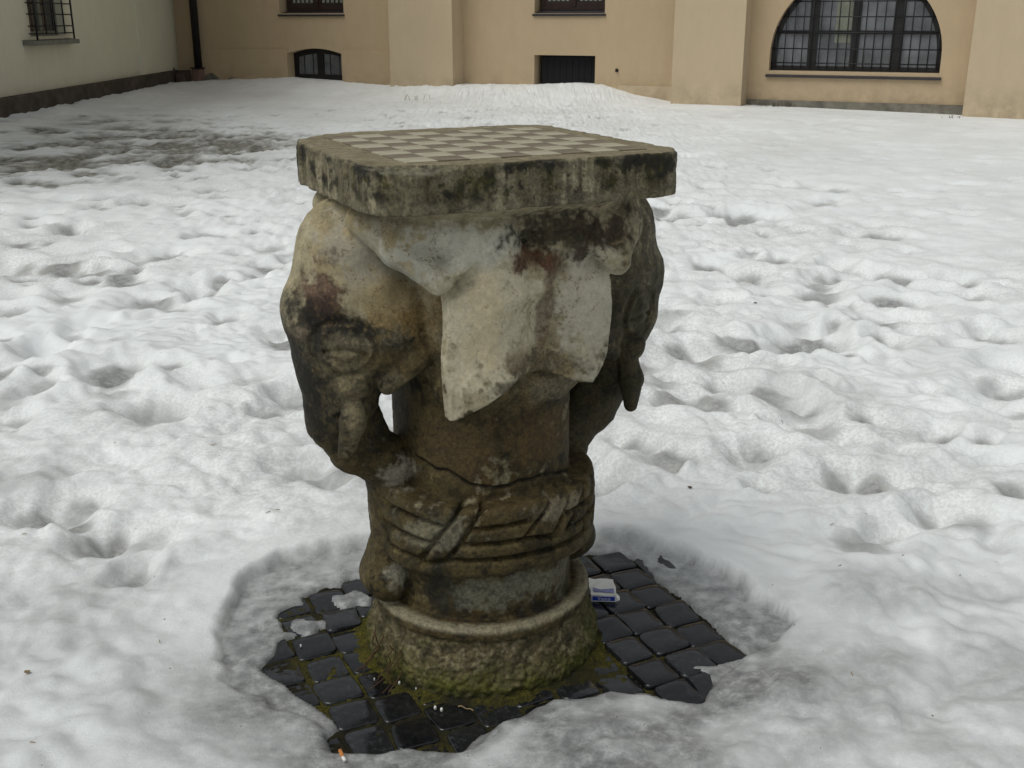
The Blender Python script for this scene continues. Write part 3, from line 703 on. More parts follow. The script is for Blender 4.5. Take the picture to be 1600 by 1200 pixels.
def split(V, Q, N, tint, mask):
    q = Q[mask]; used, inv = np.unique(q, return_inverse=True)
    return V[used], inv.reshape(q.shape), N[used], tint[used]
fl = lab[Q[:, 0]]; cu_ = V[Q].mean(1)
def part(name, mask, parent):
    if mask.sum() < 20: return None
    v_, q_, n_, t_ = split(V, Q, N, tint, mask)
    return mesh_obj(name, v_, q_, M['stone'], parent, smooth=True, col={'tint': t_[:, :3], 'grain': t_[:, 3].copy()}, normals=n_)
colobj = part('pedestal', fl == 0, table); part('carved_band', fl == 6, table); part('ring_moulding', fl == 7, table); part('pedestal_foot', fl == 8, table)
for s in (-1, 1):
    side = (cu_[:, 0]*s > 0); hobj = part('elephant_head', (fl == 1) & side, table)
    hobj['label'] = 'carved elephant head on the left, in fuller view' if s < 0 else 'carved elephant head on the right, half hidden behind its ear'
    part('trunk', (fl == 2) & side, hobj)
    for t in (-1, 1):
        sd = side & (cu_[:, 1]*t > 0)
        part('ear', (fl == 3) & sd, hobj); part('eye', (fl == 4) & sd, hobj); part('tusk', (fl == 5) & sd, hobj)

# ---- slab
def slab(u, v, z):
    p = (u, v, z); x, y = u+.005, v-.0175
    r = np.where(x < 0, np.where(y < 0, .085, .19), np.where(y < 0, .075, .07))
    a, c = np.abs(x)-.311+r, np.abs(y)-.3125+r
    e = np.hypot(np.maximum(a, 0), np.maximum(c, 0))+np.minimum(np.maximum(a, c), 0)-r
    e = e+.0035*np.sin(v*125+2*np.sin(v*31))*sstep(-.25, -.29, u)*sstep(-.22, -.12, v)
    b_ = smax(e, np.abs(z-1.059)-.041, .002)
    n = perlin(u*17, v*17, z*17+2); n_ = perlin(u*45, v*45, z*45+5)
    ar = (e+.0+(z-1.100))+.0045+.003*n+.005*n_
    b_ = smax(b_, ar*.707, .001)
    # the broken front left corner
    brk = rc(p, (-.285, -.262, 1.114), (-.20, -.312, 1.114), .026, .026); brk = np.minimum(brk, rc(p, (-.20, -.312, 1.114), (-.06, -.306, 1.113), .026, .016))
    brk = brk+.006*n+.005*n_
    b_ = smax(b_, -(brk), .003)
    b_ = smax(b_, -(rc(p, (-.02, -.305, 1.111), (.05, -.306, 1.111), .015, .018)+.004*n), .003)
    b_ = smax(b_, -(rc(p, (-.325, -.03, 1.112), (-.320, -.18, 1.112), .013, .012)+.004*n+.003*n_), .003)
    return (b_+.0010*n_+.0006*n).astype(np.float32)
V, Q = surface_nets(slab, (-.36, -.33, 1.0), (.33, .32, 1.115), .0030)
V = relax(V, Q, 1, .4); N = vnormals(V, Q); u, v, z = V.T
top = sstep(1.096, 1.0995, z)*sstep(.9, .98, N[:, 2])
hi_ = fbm(u, v, z, 90, 3); V = V+N*((.0014*hi_+.0012*fbm(u, v, z, 30, 2))*(1-.9*top))[:, None]
V[:, 2] = np.where(top > .5, np.minimum(V[:, 2], 1.1003), V[:, 2]); N = vnormals(V, Q); u, v, z = V.T
n1 = fbm(u, v, z, 6, 4, .6); n2 = fbm(u+3, v, z, 18, 5, .65); n3 = fbm(u, v+4, z, 50, 4, .65); n4 = fbm(u, v, z+4, 120, 3, .7)
strk = .55*fbm(u, v, z*.12, 30, 4, .65)+.5*fbm(u, v+2, z, 12, 4, .65)
tint = np.repeat(np.array((.14, .122, .078), np.float32)[None], len(V), 0)
tint = lerp(tint, (.29, .26, .18), sstep(.0, .26, strk)); tint = lerp(tint, (.050, .042, .018), .85*sstep(-.03, .2, -strk+.5*n2)); tint = lerp(tint, (.010, .009, .005), .9*sstep(.06, .26, n2+.6*n3-.6*strk+.3*n1)); tint = lerp(tint, (.006, .006, .004), .9*sstep(.32, .42, n4+.5*n3))
tint = lerp(tint, (.07, .065, .012), .45*sstep(.1, .35, n1+n3*.5)); tint = lerp(tint, (.25, .225, .155), .6*sstep(1.05, 1.025, z)*sstep(-.2, .2, n2))
tint = lerp(tint, (.012, .011, .007), .85*sstep(.06, .0, np.abs(u+.12))*0+.80*np.exp(-((z-1.091)/.007)**2)*sstep(-.1, .25, n2+.1))
tp = (.215, .185, .12); tint = lerp(tint, tp, .92*top); tint = lerp(tint, (.13, .105, .06), .5*top*sstep(.0, .3, n2)); tint = lerp(tint, (.30, .27, .2), .5*top*sstep(.1, .35, n3))
brkn = sstep(1.099, 1.094, z)*sstep(.55, .8, N[:, 2]); tint = lerp(tint, (.15, .14, .10), .8*brkn)
tint *= (1+.35*n3+.45*n4)[:, None]; tint = tint.mean(1)[:, None]+(tint-tint.mean(1)[:, None])*1.15; tint = np.clip(tint, .003, .8)
slab_o = mesh_obj('tabletop', V, Q, M['stone'], table, smooth=True, col={'tint': tint, 'grain': (1-.55*top).astype(np.float32)}, normals=N)
# ---- 64 inlaid squares
c_s = .060
proto = {}
for key, nm in (('light', 'light_square'), ('dark', 'dark_square')):
    a = c_s/2-.0004; mb = MB(); mb.box((-a, -a, -.004), (a, a, .0)); o = mb.build(nm, M[key], table, bev=.0004); proto[key] = (o.data, nm); bpy.data.objects.remove(o)
for i in range(8):
    for j in range(8):
        key = 'light' if (i+j) % 2 == 0 else 'dark'
        o = bpy.data.objects.new(proto[key][1], proto[key][0]); link(o, table)
        o.location = (-.21+i*c_s, -.21+j*c_s, 1.1019+rng.normal(0, .00012)); o.rotation_euler = (rng.normal(0, .002), rng.normal(0, .002), 0)

# ------------------------------------------------------------------ facade building
HF = empty('beige_building', (FO[0], FO[1], 0), -R(24))
tag(HF, 'beige plastered building with buttresses and barred arched window across the back of the yard', 'building')
# local frame: x along facade, -y towards the yard, z up
def wall_prism(mb, x0, x1, y0, y1, z0, z1): mb.box((x0, y0, z0), (x1, y1, z1))
def outline(x0, x1, z0, z1, arch=None, n=24, rise=0):
    """opening outline, counter-clockwise in x,z"""
    P = [(x0, z0), (x1, z0), (x1, z1)]
    if arch == 'seg':
        c = (x0+x1)/2; hw = (x1-x0)/2; rad = (hw*hw+rise*rise)/(2*rise); cz = z1+rise-rad; a0 = math.asin(hw/rad)
        for k in range(1, n): a = a0-2*a0*k/n; P.append((c+rad*math.sin(a), cz+rad*math.cos(a)))
    if arch == 'half':
        c = (x0+x1)/2; hw = (x1-x0)/2
        for k in range(1, n): a = math.pi*k/n; P.append((c+hw*math.cos(a), z1+rise*math.sin(a)))
    P.append((x0, z1)); return P
from mathutils.geometry import tessellate_polygon
def wall_panel(name, x0, x1, z0, z1, yf, holes, material, depth=.30, thick=.5, stainz=None, parent=None):
    """front sheet with openings cut in, reveals of the given depth, sides and back"""
    V = []; F = []
    loops = [[(x0, z0), (x1, z0), (x1, z1), (x0, z1)]]+holes
    flat = [p for l in loops for p in l]; tri = tessellate_polygon([[Vector((p[0], p[1], 0)) for p in l] for l in loops])
    V += [(p[0], yf, p[1]) for p in flat]
    F += [tuple(t) for t in tri]
    for hl in holes:
        b = len(V); n = len(hl); V += [(p[0], yf, p[1]) for p in hl]+[(p[0], yf+depth, p[1]) for p in hl]
        F += [(b+i, b+(i+1) % n, b+n+(i+1) % n, b+n+i) for i in range(n)]
    b = len(V); V += [(x0, yf, z0), (x1, yf, z0), (x1, yf, z1), (x0, yf, z1), (x0, yf+thick, z0), (x1, yf+thick, z0), (x1, yf+thick, z1), (x0, yf+thick, z1)]
    F += [(b+0, b+3, b+7, b+4), (b+1, b+5, b+6, b+2), (b+3, b+2, b+6, b+7), (b+4, b+7, b+6, b+5)]
    V = np.array(V, float); st_ = np.zeros(len(V))
    return mesh_obj(name, V, F, material, parent or HF, col={'stain': st_})
WH = 6.5
h_w1 = outline(2.57, 4.02, 1.44, 2.85); h_w2 = outline(7.912, 9.208, 1.43, 2.85)
h_c1 = outline(2.70, 3.94, -.5, .70, 'seg', 14, .10); h_c2 = outline(7.915, 9.055, -.5, .735)
h_ar = outline(12.04, 14.64, .545, .80, 'half', 40, 1.27)
wall_panel('wall', -.3, 5.0, -.6, WH, 0, [h_w1, h_c1], M['beige'])
wall_panel('wall', 5.0, 10.45, -.6, WH, 0, [h_w2, h_c2], M['beige'])
wall_panel('wall', 10.45, 20.0, -.6, WH, 0, [h_ar], M['beige'], depth=.22)
# buttresses: slightly battered piers
def pier(x0, x1, d0, d1, name='buttress'):
    mb = MB(); mb.add([(x0, 0.002, -.6), (x1, 0.002, -.6), (x1-.0, -d0, -.6), (x0+.0, -d0, -.6), (x0+.03, 0.002, WH), (x1-.03, 0.002, WH), (x1-.03, -d1, WH), (x0+.03, -d1, WH)],
      [(0, 1, 2, 3), (4, 7, 6, 5), (3, 2, 6, 7), (1, 5, 6, 2), (0, 3, 7, 4)])
    return mb.build(name, M['beige_pale'], HF)
# fronts given by where their edges stand
pier(5.235, 6.53, .45, .42); pier(10.55, 11.72, .45, .42); pier(15.05, 17.2, .42, .40)
# low plinths (a few centimetres proud)
mb = MB(); mb.box((-.2, -.03, -.5), (2.70-.002, -.001, .78)); mb.build('plinth', M['beige'], HF)
mb = MB(); mb.box((3.94+.002, -.03, -.5), (5.235, -.001, .78)); mb.build('plinth', M['beige'], HF)
mb = MB(); mb.box((9.5, -.035, -.5), (10.55, -.001, .255)); mb.build('plinth', M['beige_pale'], HF)
mb = MB(); mb.box((11.72, -.03, -.5), (15.05, -.001, .085)); mb.build('plinth', M['base_grey'], HF)
# damp grey blotches where render has fallen at the left foot of the wall
blot = [(.95+k*.42+random.uniform(-.1, .1), .14+.10*math.exp(-k*.5)+random.uniform(0, .03)) for k in range(6)]
for bx_, bz_ in blot:
    mb = MB(); P = []
    for k in range(12):
        a = 2*math.pi*k/12; rr = random.uniform(.8, 1.15); P.append((bx_+.24*rr*math.cos(a), -.033, .06+(bz_-.02)*rr*math.sin(a)))
    mb.prism(P, (0, -.006, 0)); mb.build('bare_render_patch', M['base_grey'], HF)
def frame_window(name, x0, x1, z0, z1, yb, fm, gm, fw=.07, leaves=2, bars=True, curtain_or_light=False, label=None):
    root = MB(); y0, y1 = yb-.07, yb
    root.box((x0, y0, z0), (x1, y1, z0+fw)); root.box((x0, y0, z1-fw), (x1, y1, z1)); root.box((x0, y0, z0+fw), (x0+fw, y1, z1-fw)); root.box((x1-fw, y0, z0+fw), (x1, y1, z1-fw))
    w = (x1-x0-2*fw)/leaves
    for k in range(1, leaves): root.box((x0+fw+w*k-fw*.55, y0-.012, z0+fw), (x0+fw+w*k+fw*.55, y1, z1-fw))
    r = root.build(name, fm, HF)
    for k in range(leaves):
        a, b_ = x0+fw+w*k+(.04 if k else 0), x0+fw+w*(k+1)-(.04 if k < leaves-1 else 0)
        s = MB(); t = .045
        s.box((a, y0+.01, z0+fw), (b_, y1-.015, z0+fw+t*1.6)); s.box((a, y0+.01, z1-fw-t), (b_, y1-.015, z1-fw)); s.box((a, y0+.01, z0+fw+t*1.6), (a+t, y1-.015, z1-fw-t)); s.box((b_-t, y0+.01, z0+fw+t*1.6), (b_, y1-.015, z1-fw-t))
        s.build('sash', fm, r)
        g_ = MB(); g_.box((a+t, y0+.032, z0+fw+t*1.6), (b_-t, y0+.038, z1-fw-t)); g_.build('pane', gm, r)
        if curtain_or_light:
            c_ = MB()
            for q in range(5):
                cx = a+t+(b_-a-2*t)*(q+.5)/5; c_.box((cx-.025, y0+.020, z0+fw+t*1.6+.015), (cx+.025, y0+.031, z1-fw-t))
            c_.build('curtain_or_light', M['curtain_or_light'], r)
    return r
def sill(x0, x1, z, yin, yout, m_, drop=.06):
    mb = MB(); mb.add([(x0+.05, yin, z+drop), (x1-.02, yin, z+drop), (x1, yout, z), (x0, yout, z), (x0+.05, yin, z-.03+drop*.0), (x1-.02, yin, z-.03), (x1, yout, z-.03), (x0, yout, z-.03)],
       [(0, 3, 2, 1), (4, 5, 6, 7), (0, 1, 5, 4), (1, 2, 6, 5), (2, 3, 7, 6), (3, 0, 4, 7)]); return mb.build('sill', m_, HF)
frame_window('window', 2.62, 4.00, 1.485, 2.84, .26, M['brownwood'], M['glass'], .06, 2, curtain_or_light=True); sill(2.54, 4.04, 1.415, .19, -.03, M['sillmetal'])
frame_window('window', 7.96, 9.19, 1.485, 2.84, .26, M['brownwood'], M['glass'], .06, 2, curtain_or_light=True); sill(7.88, 9.23, 1.415, .19, -.03, M['sillmetal'])
# arched cellar window: frame with two glazed leaves
def seg_top(x0, x1, z1, rise, n=14):
    c = (x0+x1)/2; hw = (x1-x0)/2; rad = (hw*hw+rise*rise)/(2*rise); cz = z1+rise-rad
    return lambda x: cz+math.sqrt(max(rad*rad-(x-c)**2, 0))
ftop = seg_top(2.70, 3.94, .70, .10)
def band_poly(xa, xb, lo, top, n=10):
    P = [(xa, lo), (xb, lo)]+[(xa+(xb-xa)*(1-k/n), top(xa+(xb-xa)*(1-k/n))) for k in range(n+1)]; return P
cw = MB()
for xa, xb in ((2.70, 2.79), (3.24, 3.38), (3.85, 3.94)): cw.prism([(x, .20, z_) for x, z_ in band_poly(xa, xb, .20, ftop, 4)], (0, .07, 0))
cw.box((2.79, .20, .20), (3.24, .27, .31)); cw.box((3.38, .20, .20), (3.85, .27, .31))
for xa, xb in ((2.79, 3.24), (3.38, 3.85)):
    n = 8; P = [(xa+(xb-xa)*k/n, .20, ftop(xa+(xb-xa)*k/n)-.10) for k in range(n+1)]+[(xb-(xb-xa)*k/n, .20, ftop(xb-(xb-xa)*k/n)) for k in range(n+1)]
    cw.prism(P, (0, .07, 0))
cr_ = cw.build('window', M['blackwood'], HF); cr_['label'] = 'low arched cellar window with two glazed leaves'
for xa, xb in ((2.79, 3.24), (3.38, 3.85)):
    g_ = MB(); g_.prism([(x, .235, z_) for x, z_ in band_poly(xa, xb, .31, lambda x: ftop(x)-.10, 8)], (0, .006, 0)); g_.build('pane', M['glass2'], cr_)
    for f in (.3, .75):
        x = xa+(xb-xa)*f; b_ = MB(); b_.box((x-.005, .222, .31), (x+.005, .234, ftop(x)-.10)); b_.build('glazing_bar', M['blackwood'], cr_)
# square cellar opening, its black inside painted as a dark panel with strips
sh_ = MB(); sh_.box((7.99, .17, -.1), (9.055, .20, .735)); shr = sh_.build('cellar_dark_panel', M['dark_in'], HF)
for k in range(9):
    x = 7.995+k*.1175; b_ = MB(); b_.box((x, .156, -.1), (x+.112, .168, .70)); b_.build('dark_strip', M['dark_in'], shr)
# big arched window
def arch_top(x, r=1.0): 
    t = (x-13.34)/1.30; return .80+1.27*math.sqrt(max(1-t*t, 0))
ar = MB(); n = 40; PO = [(13.34+1.30*math.cos(math.pi*k/n), .80+1.27*math.sin(math.pi*k/n)) for k in range(n+1)]; PI_ = [(13.34+1.22*math.cos(math.pi*k/n), .80+1.19*math.sin(math.pi*k/n)) for k in range(n+1)]
PO = [(14.64, .55)]+PO+[(12.04, .55)]; PI_ = [(14.56, .62)]+PI_+[(12.12, .62)]
for k in range(len(PO)-1): ar.prism([(PO[k][0], .14, PO[k][1]), (PO[k+1][0], .14, PO[k+1][1]), (PI_[k+1][0], .14, PI_[k+1][1]), (PI_[k][0], .14, PI_[k][1])], (0, .06, 0))
ar.box((12.04, .14, .55), (14.64, .20, .62)); arw = ar.build('window', M['blackwood'], HF); arw['label'] = 'wide half round window behind an iron grille'
for xm, wm in ((12.68, .07), (13.33, .06), (13.97, .075)):
    b_ = MB(); b_.box((xm-wm, .125, .62), (xm+wm, .20, arch_top(xm)-.03)); b_.build('mullion', M['blackwood'], arw)
xs_ = [12.12, 12.61, 12.75, 13.27, 13.39, 13.895, 14.045, 14.56]
for k in range(4):
    a, b_ = xs_[2*k], xs_[2*k+1]
    t_ = MB(); t_.box((a, .135, 1.11), (b_, .19, 1.165)); t_.build('transom', M['blackwood'], arw)
    g_ = MB(); g_.prism([(x, .17, z_) for x, z_ in band_poly(a, b_, .62, lambda x: max(arch_top(x)-.07, .7), 12)], (0, .006, 0)); g_.build('pane', M['glass2'], arw)
    if k == 1:
        g_ = MB(); g_.box((b_-.26, .160, .98), (b_-.01, .166, 1.9)); g_.build('curtain_or_light', M['curtain_or_light'], arw)  # pale sheet painting light seen through the window, in the curtains' material
for k in range(19):
    x = 12.12+k*.1365
    b_ = MB(); b_.tube([(x, .085, .58), (x, .085, arch_top(x)-.02)], .0095, 6); b_.build('grille_bar', M['iron'], arw, smooth=True)
for zz in (.665, .885, 1.135, 1.37, 1.6, 1.83):
    t_ = (max(zz-.80, 0))/1.27; hw = 1.29*math.sqrt(max(1-t_*t_, 0))
    b_ = MB(); b_.tube([(13.34-hw, .085, zz), (13.34+hw, .085, zz)], .0095, 6); b_.build('grille_bar', M['iron'], arw, smooth=True)
sill(12.00, 14.68, .475, .13, -.05, M['sillmetal'], .05)
mb = MB(); mb.tube([(9.455, -.001, .50), (9.455, -.07, .50), (9.47, -.085, .53)], .012, 8); mb.box((9.43, -.012, .475), (9.48, 0, .525)); mb.build('wall_hook', M['iron'], HF)
# roof of the block, above the frame
mb = MB(); mb.add([(-.5, -.8, WH+.02), (20.2, -.8, WH+.02), (20.2, 8, WH+3.2), (-.5, 8, WH+3.2), (-.5, -.8, WH+.2), (20.2, -.8, WH+.2), (20.2, 8, WH+3.4), (-.5, 8, WH+3.4)], [(0, 3, 2, 1), (4, 5, 6, 7), (0, 1, 5, 4), (1, 2, 6, 5), (2, 3, 7, 6), (3, 0, 4, 7)]); mb.build('roof', M['brownwood'], HF)
# drainpipe
dp = empty('drainpipe', (FO[0]+FA[0]*.60, FO[1]+FA[1]*.60, 0), -R(24)); tag(dp, 'dark drainpipe on the beige wall near the left corner, with a reddish foot', 'drainpipe')
mb = MB(); mb.tube([(0, -.12, .40), (0, -.12, WH)], .075, 14); mb.build('pipe', M['pipe'], dp, smooth=True)
mb = MB(); mb.box((-.115, -.20, -.10), (.075, -.04, .385)); mb.build('foot', M['pinkpipe'], dp, bev=.012)
mb = MB(); mb.box((-.13, -.22, .387), (.09, -.03, .41)); mb.build('cap', M['pipe'], dp)
for zz in (1.9, 3.9):
    mb = MB(); mb.tube([(0, -.12, zz), (0, -.12, zz+.04)], .088, 14); mb.box((-.012, -.05, zz), (.012, -.001, zz+.04)); mb.build('bracket', M['pipe'], dp)

# ------------------------------------------------------------------ left building
HL = empty('white_building', (FO[0], FO[1], 0), math.atan2(-LD[1], -LD[0]))
tag(HL, 'off white building with dark plinth and a grilled window along the left of the yard', 'building')
# local frame: x away from the viewer, -y towards the yard, corner at x = 0
lw_h = outline(-7.30, -6.02, 1.10, 2.6)
wall_panel('wall', -16, .3, -.6, WH, 0, [lw_h], M['white'], depth=.22, parent=HL)
mb = MB(); mb.add([(-2.62, -.001, -.5), (-.40, -.001, -.5), (-.40, -.06, -.5), (-2.62, -.06, -.5), (-2.62, -.001, WH), (-.40, -.001, WH), (-.40, -.05, WH), (-2.62, -.05, WH)], [(0, 1, 2, 3), (4, 7, 6, 5), (3, 2, 6, 7), (1, 5, 6, 2), (0, 3, 7, 4)])
mesh_ = mb.build('pilaster', M['white'], HL)
mb = MB(); mb.add([(-16, -.062, -.5), (-.40, -.062, -.5), (-.40, -.13, -.5), (-16, -.13, -.5), (-16, -.062, .37), (-.40, -.062, .37), (-.40, -.115, .35), (-16, -.115, .35)], [(0, 1, 2, 3), (4, 7, 6, 5), (3, 2, 6, 7), (1, 5, 6, 2), (0, 3, 7, 4), (0, 4, 5, 1)]); mb.build('plinth', M['plinth'], HL)
mb = MB(); mb.add([(-7.62, -.001, 1.06), (-5.86, -.001, 1.06), (-5.86, -.15, 1.045), (-7.62, -.15, 1.045), (-7.62, -.001, .99), (-5.86, -.001, .99), (-5.86, -.15, .985), (-7.62, -.15, .985)], [(0, 3, 2, 1), (4, 5, 6, 7), (0, 1, 5, 4), (1, 2, 6, 5), (2, 3, 7, 6), (3, 0, 4, 7)]); mb.build('sill', M['sillstone'], HL)
def hlwin():
    y0, y1 = .10, .16; f = MB(); x0, x1, z0, z1 = -7.30, -6.02, 1.10, 2.6; fw = .07
    f.box((x0, y0, z0), (x1, y1, z0+fw)); f.box((x0, y0, z1-fw), (x1, y1, z1)); f.box((x0, y0, z0+fw), (x0+fw, y1, z1-fw)); f.box((x1-fw, y0, z0+fw), (x1, y1, z1-fw)); f.box(((x0+x1)/2-.05, y0-.01, z0+fw), ((x0+x1)/2+.05, y1, z1-fw))
    r = f.build('window', M['sillstone'], HL); r['label'] = 'tall window behind a projecting iron grille'
    for a, b_ in ((x0+fw, (x0+x1)/2-.05), ((x0+x1)/2+.05, x1-fw)):
        g_ = MB(); g_.box((a, .125, z0+fw), (b_, .131, z1-fw)); g_.build('pane', M['glass'], r)
    for k in range(5):
        x = -7.36+k*.35; b_ = MB(); b_.tube([(x, -.11, 1.055 if k in (0, 4) else 1.13), (x, -.11, 2.6)], .014 if k in (0, 4) else .011, 6); b_.build('grille_bar', M['iron'], r, smooth=True)
    for zz in (1.14, 1.24, 1.40, 1.55, 1.75, 1.95, 2.2, 2.45):
        b_ = MB(); b_.tube([(-7.36, .0, zz), (-7.36, -.10, zz), (-5.96, -.10, zz), (-5.96, .0, zz)], .009, 6); b_.build('grille_bar', M['iron'], r, smooth=True)
hlwin()
mb = MB(); mb.add([(-16.2, -.8, WH+.03), (.9, -.8, WH+.03), (.9, 8, WH+3.2), (-16.2, 8, WH+3.2), (-16.2, -.8, WH+.2), (.9, -.8, WH+.2), (.9, 8, WH+3.4), (-16.2, 8, WH+3.4)], [(0, 3, 2, 1), (4, 5, 6, 7), (0, 1, 5, 4), (1, 2, 6, 5), (2, 3, 7, 6), (3, 0, 4, 7)]); mb.build('roof', M['brownwood'], HL)

# ------------------------------------------------------------------ things in the corner
def fpt(a, d, z=0): return (FO[0]+FA[0]*a+FN[0]*d, FO[1]+FA[1]*a+FN[1]*d, z)
bl = MB()
for k, (a, d, w, hh_) in enumerate([(.30, .62, .22, .22), (.52, .55, .19, .26), (.42, .35, .2, .30)]):
    P = fpt(a, d); bl.box((P[0]-w/2, P[1]-.12, .0), (P[0]+w/2, P[1]+.12, hh_+.06))
tag(bl.build('stone_block', M['rubble'], bev=.012), 'low heap of brown stone blocks at the corner of the yard, below the black hose', 'rubble')
P = fpt(.22, .62); pts = [(P[0]-.22+.46*t, P[1]+.05*math.sin(3*t), .12+.36*math.sin(math.pi*min(1, t*.95+.1))**.7) for t in [k/14 for k in range(15)]]
mb = MB(); mb.tube(pts, .034, 8); tag(mb.build('hose', M['rubber'], smooth=True), 'black hose bent into a hoop in the left corner of the yard', 'hose')

# ------------------------------------------------------------------ litter on and round the stones
def gz(px, py, z=.0): return gpt(px, py, z)
pk = empty('cigarette_packet', (*gpt(943, 925, .012), .0065), R(-3)); tag(pk, 'crumpled white cigarette packet with a blue band, lying on the cobbles right of the pedestal', 'cigarette packet')
W_, L_, H_ = .031, .037, .019
mb = MB(); n = 5
V = []; F = []
def pkz(i, j): return H_*(1-.12*math.sin(i*1.7+j*.9)**2-.18*(j/4)+.06*math.cos(i*2.2+j*1.9))
for j in range(5):
    for i in range(5):
        x = -W_+2*W_*i/4+.0016*math.sin(j*2.1+i)-.006*(j/4); y = -L_+2.35*L_*j/4+.001*math.cos(i*1.9); V.append((x, y, pkz(i, j) if j else H_*.92+.001*math.sin(i*2)))
for j in range(5):
    for i in range(5):
        x = -W_+2*W_*i/4-.006*(j/4); y = -L_+2.35*L_*j/4; V.append((x*.97, y, 0))
for j in range(4):
    for i in range(4):
        a = j*5+i; F.append((a, a+1, a+6, a+5)); F.append((25+a, 25+a+5, 25+a+6, 25+a+1))
for i in range(4): F.append((i, 25+i, 26+i, i+1)); F.append((20+i, 21+i, 46+i, 45+i))
for j in range(4): F.append((j*5, j*5+5, 30+j*5, 25+j*5)); F.append((j*5+4, 29+j*5, 34+j*5, j*5+9))
mesh_obj('box', V, F, M['paper'], pk)
mb = MB(); mb.box((-W_*.88, -L_-.0009, H_*.16), (W_*.84, -L_-.0003, H_*.74)); mb.build('blue_band', M['blue_ink'], pk)
cu_t = bpy.data.curves.new('lettering', 'FONT'); cu_t.body = 'Vasco'; cu_t.size = .013; cu_t.align_x = 'CENTER'; cu_t.align_y = 'CENTER'; cu_t.extrude = .0001
to = bpy.data.objects.new('lettering_curve', cu_t); COL.objects.link(to); bpy.context.view_layer.update()
me_t = bpy.data.meshes.new_from_object(to.evaluated_get(bpy.context.evaluated_depsgraph_get())); bpy.data.objects.remove(to)
me_t.materials.clear(); me_t.materials.append(M['paper']); lt = link(bpy.data.objects.new('lettering', me_t), pk); lt.location = (0, -L_-.0011, H_*.45); lt.rotation_euler = (R(90), 0, 0)
mb = MB(); q = [(-W_*.80, -L_*.60), (W_*.80, -L_*.72), (W_*.78, -L_*.18), (-W_*.2, -L_*.38), (-W_*.86, -L_*.12)]
mb.prism([(a, b_, H_*1.035) for a, b_ in q], (0, 0, .0003)); mb.build('printed_stripe', M['lilac'], pk)
mb = MB(); mb.prism([(W_*.98, -L_, .002), (W_*1.22, -L_*.93, .004), (W_*1.22, -L_*.75, .009), (W_*.99, -L_*.5, .013), (W_*.97, -L_, .010)], (0, .0006, 0)); mb.build('torn_flap', M['paper'], pk)
cb = empty('cigarette_butt', (*gpt(535, 1188, .02), hs_at(*gpt(535, 1188, .02))+.010), R(-65)); tag(cb, 'cigarette butt with orange filter on the slush at the front of the hole', 'cigarette butt')
mb = MB(); mb.tube([(-.013, 0, .002), (.005, 0, -.001)], .0038, 10); mb.build('filter', M['filter'], cb, smooth=True)
mb = MB(); mb.tube([(.005, 0, -.001), (.016, .001, -.002)], [.0037, .0034], 10); mb.build('paper_stub', M['paper'], cb, smooth=True)
pts = [(*gpt(716+k*2.6, 1104+.35*k*k*.25, .006), .006+.002*math.sin(k)) for k in range(10)]
mb = MB(); mb.tube(pts, .0013, 6); tag(mb.build('straw', M['straw'], smooth=True), 'thin pale curved straw lying on the wet cobbles in front of the pedestal', 'straw')
mb = MB()
for px, py in ((624, 1066), (742, 1081), (680, 1105), (690, 1108), (585, 1060), (650, 1075), (470, 1008)):
    x, y = gpt(px, py, .006); r_ = random.uniform(.0015, .003); mb.tube([(x, y, .001), (x, y, .004+r_), (x, y, .005+r_*1.6)], [r_, r_, r_*.4], 7)
tag(mb.build('ice_grain', M['paper'], smooth=True), 'tiny white ice grains scattered on the wet cobbles and moss', 'ice', kind='stuff')
def leaf(px, py, sz, lab_, m_='straw'):
    x, y = gpt(px, py, .03); zz = hs_at(x, y)+.003; mb = MB(); n = 7
    P = [(x+sz*math.cos(2*math.pi*k/n)*random.uniform(.5, 1), y+sz*math.sin(2*math.pi*k/n)*random.uniform(.3, .8), zz+random.uniform(0, .004)) for k in range(n)]
    mb.prism(P, (0, 0, .001)); tag(mb.build('dead_leaf', M[m_]), lab_, 'leaf')
leaf(45, 1067, .010, 'small reddish dead leaf on the snow in the lower left')
leaf(1078, 768, .009, 'small brown crumb of leaf on the snow right of the pedestal', 'rubble')
leaf(1180, 481, .012, 'dark speck of leaf on the snow to the right of the carved heads', 'rubble')
mb = MB()
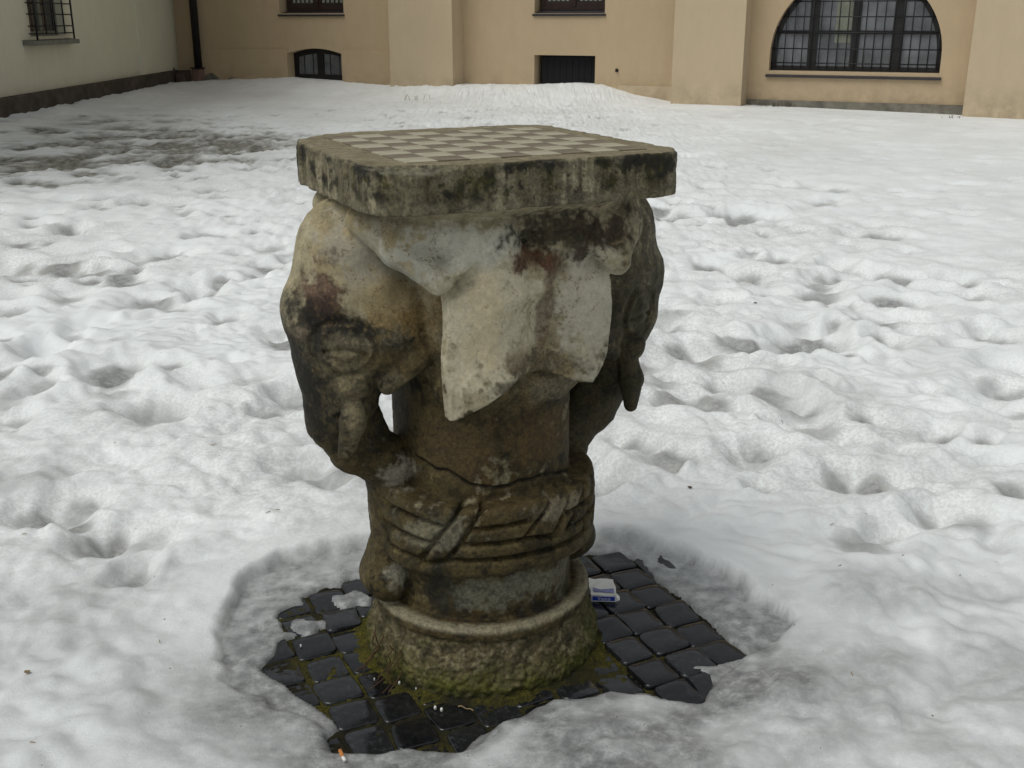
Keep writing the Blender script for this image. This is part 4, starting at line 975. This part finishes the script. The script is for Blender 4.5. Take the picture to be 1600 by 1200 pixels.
for px, py in ((332, 710), (336, 708), (434, 806), (420, 815), (40, 845), (55, 1178), (700, 905), (1300, 820), (1190, 700), (1080, 1010), (1500, 900), (180, 700), (250, 1010), (1330, 1060), (95, 780)):
    x, y = gpt(px, py, .03); z0 = hs_at(x, y)+.002; a = random.uniform(0, 3.1); l = random.uniform(.003, .008)
    if z0 < 0: continue
    mb.tube([(x-l*math.cos(a), y-l*math.sin(a), z0), (x, y, z0+.001), (x+l*math.cos(a), y+l*math.sin(a), z0)], .0009, 5)
tag(mb.build('straw_crumbs', M['straw']), 'tiny crumbs of straw scattered over the snow', 'debris', kind='stuff')
mb = MB()
for k in range(7):
    a = R(random.uniform(-150, -100)); da = random.uniform(-.12, .12); pts = []
    for q in range(7):
        t = q/6; rr = .262+.010*math.sin(q*1.9+k)+.05*t*t; pts.append((rr*math.cos(a+da*t*(1+.4*math.sin(q+k))), rr*math.sin(a+da*t), max(.085*(1-t)**1.2*random.uniform(.9, 1.1), .004)))
    mb.tube(pts, [.0016-.0001*q for q in range(7)], 5)
tag(mb.build('creeping_stems', M['stem'], smooth=True), 'thin reddish dry stems clinging to the foot of the pedestal', 'stems', kind='stuff')
# twigs and grass in the snow
def twigs(px, py, n, hh_, spread, lab_, nm, m_, zz=.05):
    x0, y0 = gpt(px, py, zz); mb = MB()
    for k in range(n):
        a = random.uniform(0, 6.28); x = x0+random.uniform(-spread, spread); y = y0+random.uniform(-.08, .08); z0 = hs_at(x, y)-.02; l = hh_*random.uniform(.5, 1)
        mb.tube([(x, y, z0), (x+.3*l*math.cos(a), y+.3*l*math.sin(a), z0+l*.6+.02), (x+.7*l*math.cos(a), y+.7*l*math.sin(a), z0+l)], [.004, .003, .001], 5)
    tag(mb.build(nm, M[m_]), lab_, 'grass' if 'grass' in nm else 'twigs', kind='stuff')
twigs(652, 152, 9, .13, .22, 'few dry twigs poking out of the snow heap below the left buttress', 'twigs', 'straw', .1)
twigs(1210, 166, 34, .13, .32, 'tuft of dark dry grass at the foot of the wall left of the arched window', 'dry_grass', 'rubble', 0)
twigs(1490, 188, 10, .06, .14, 'small dark grass tuft in the snow before the right buttress', 'dry_grass', 'rubble', 0)
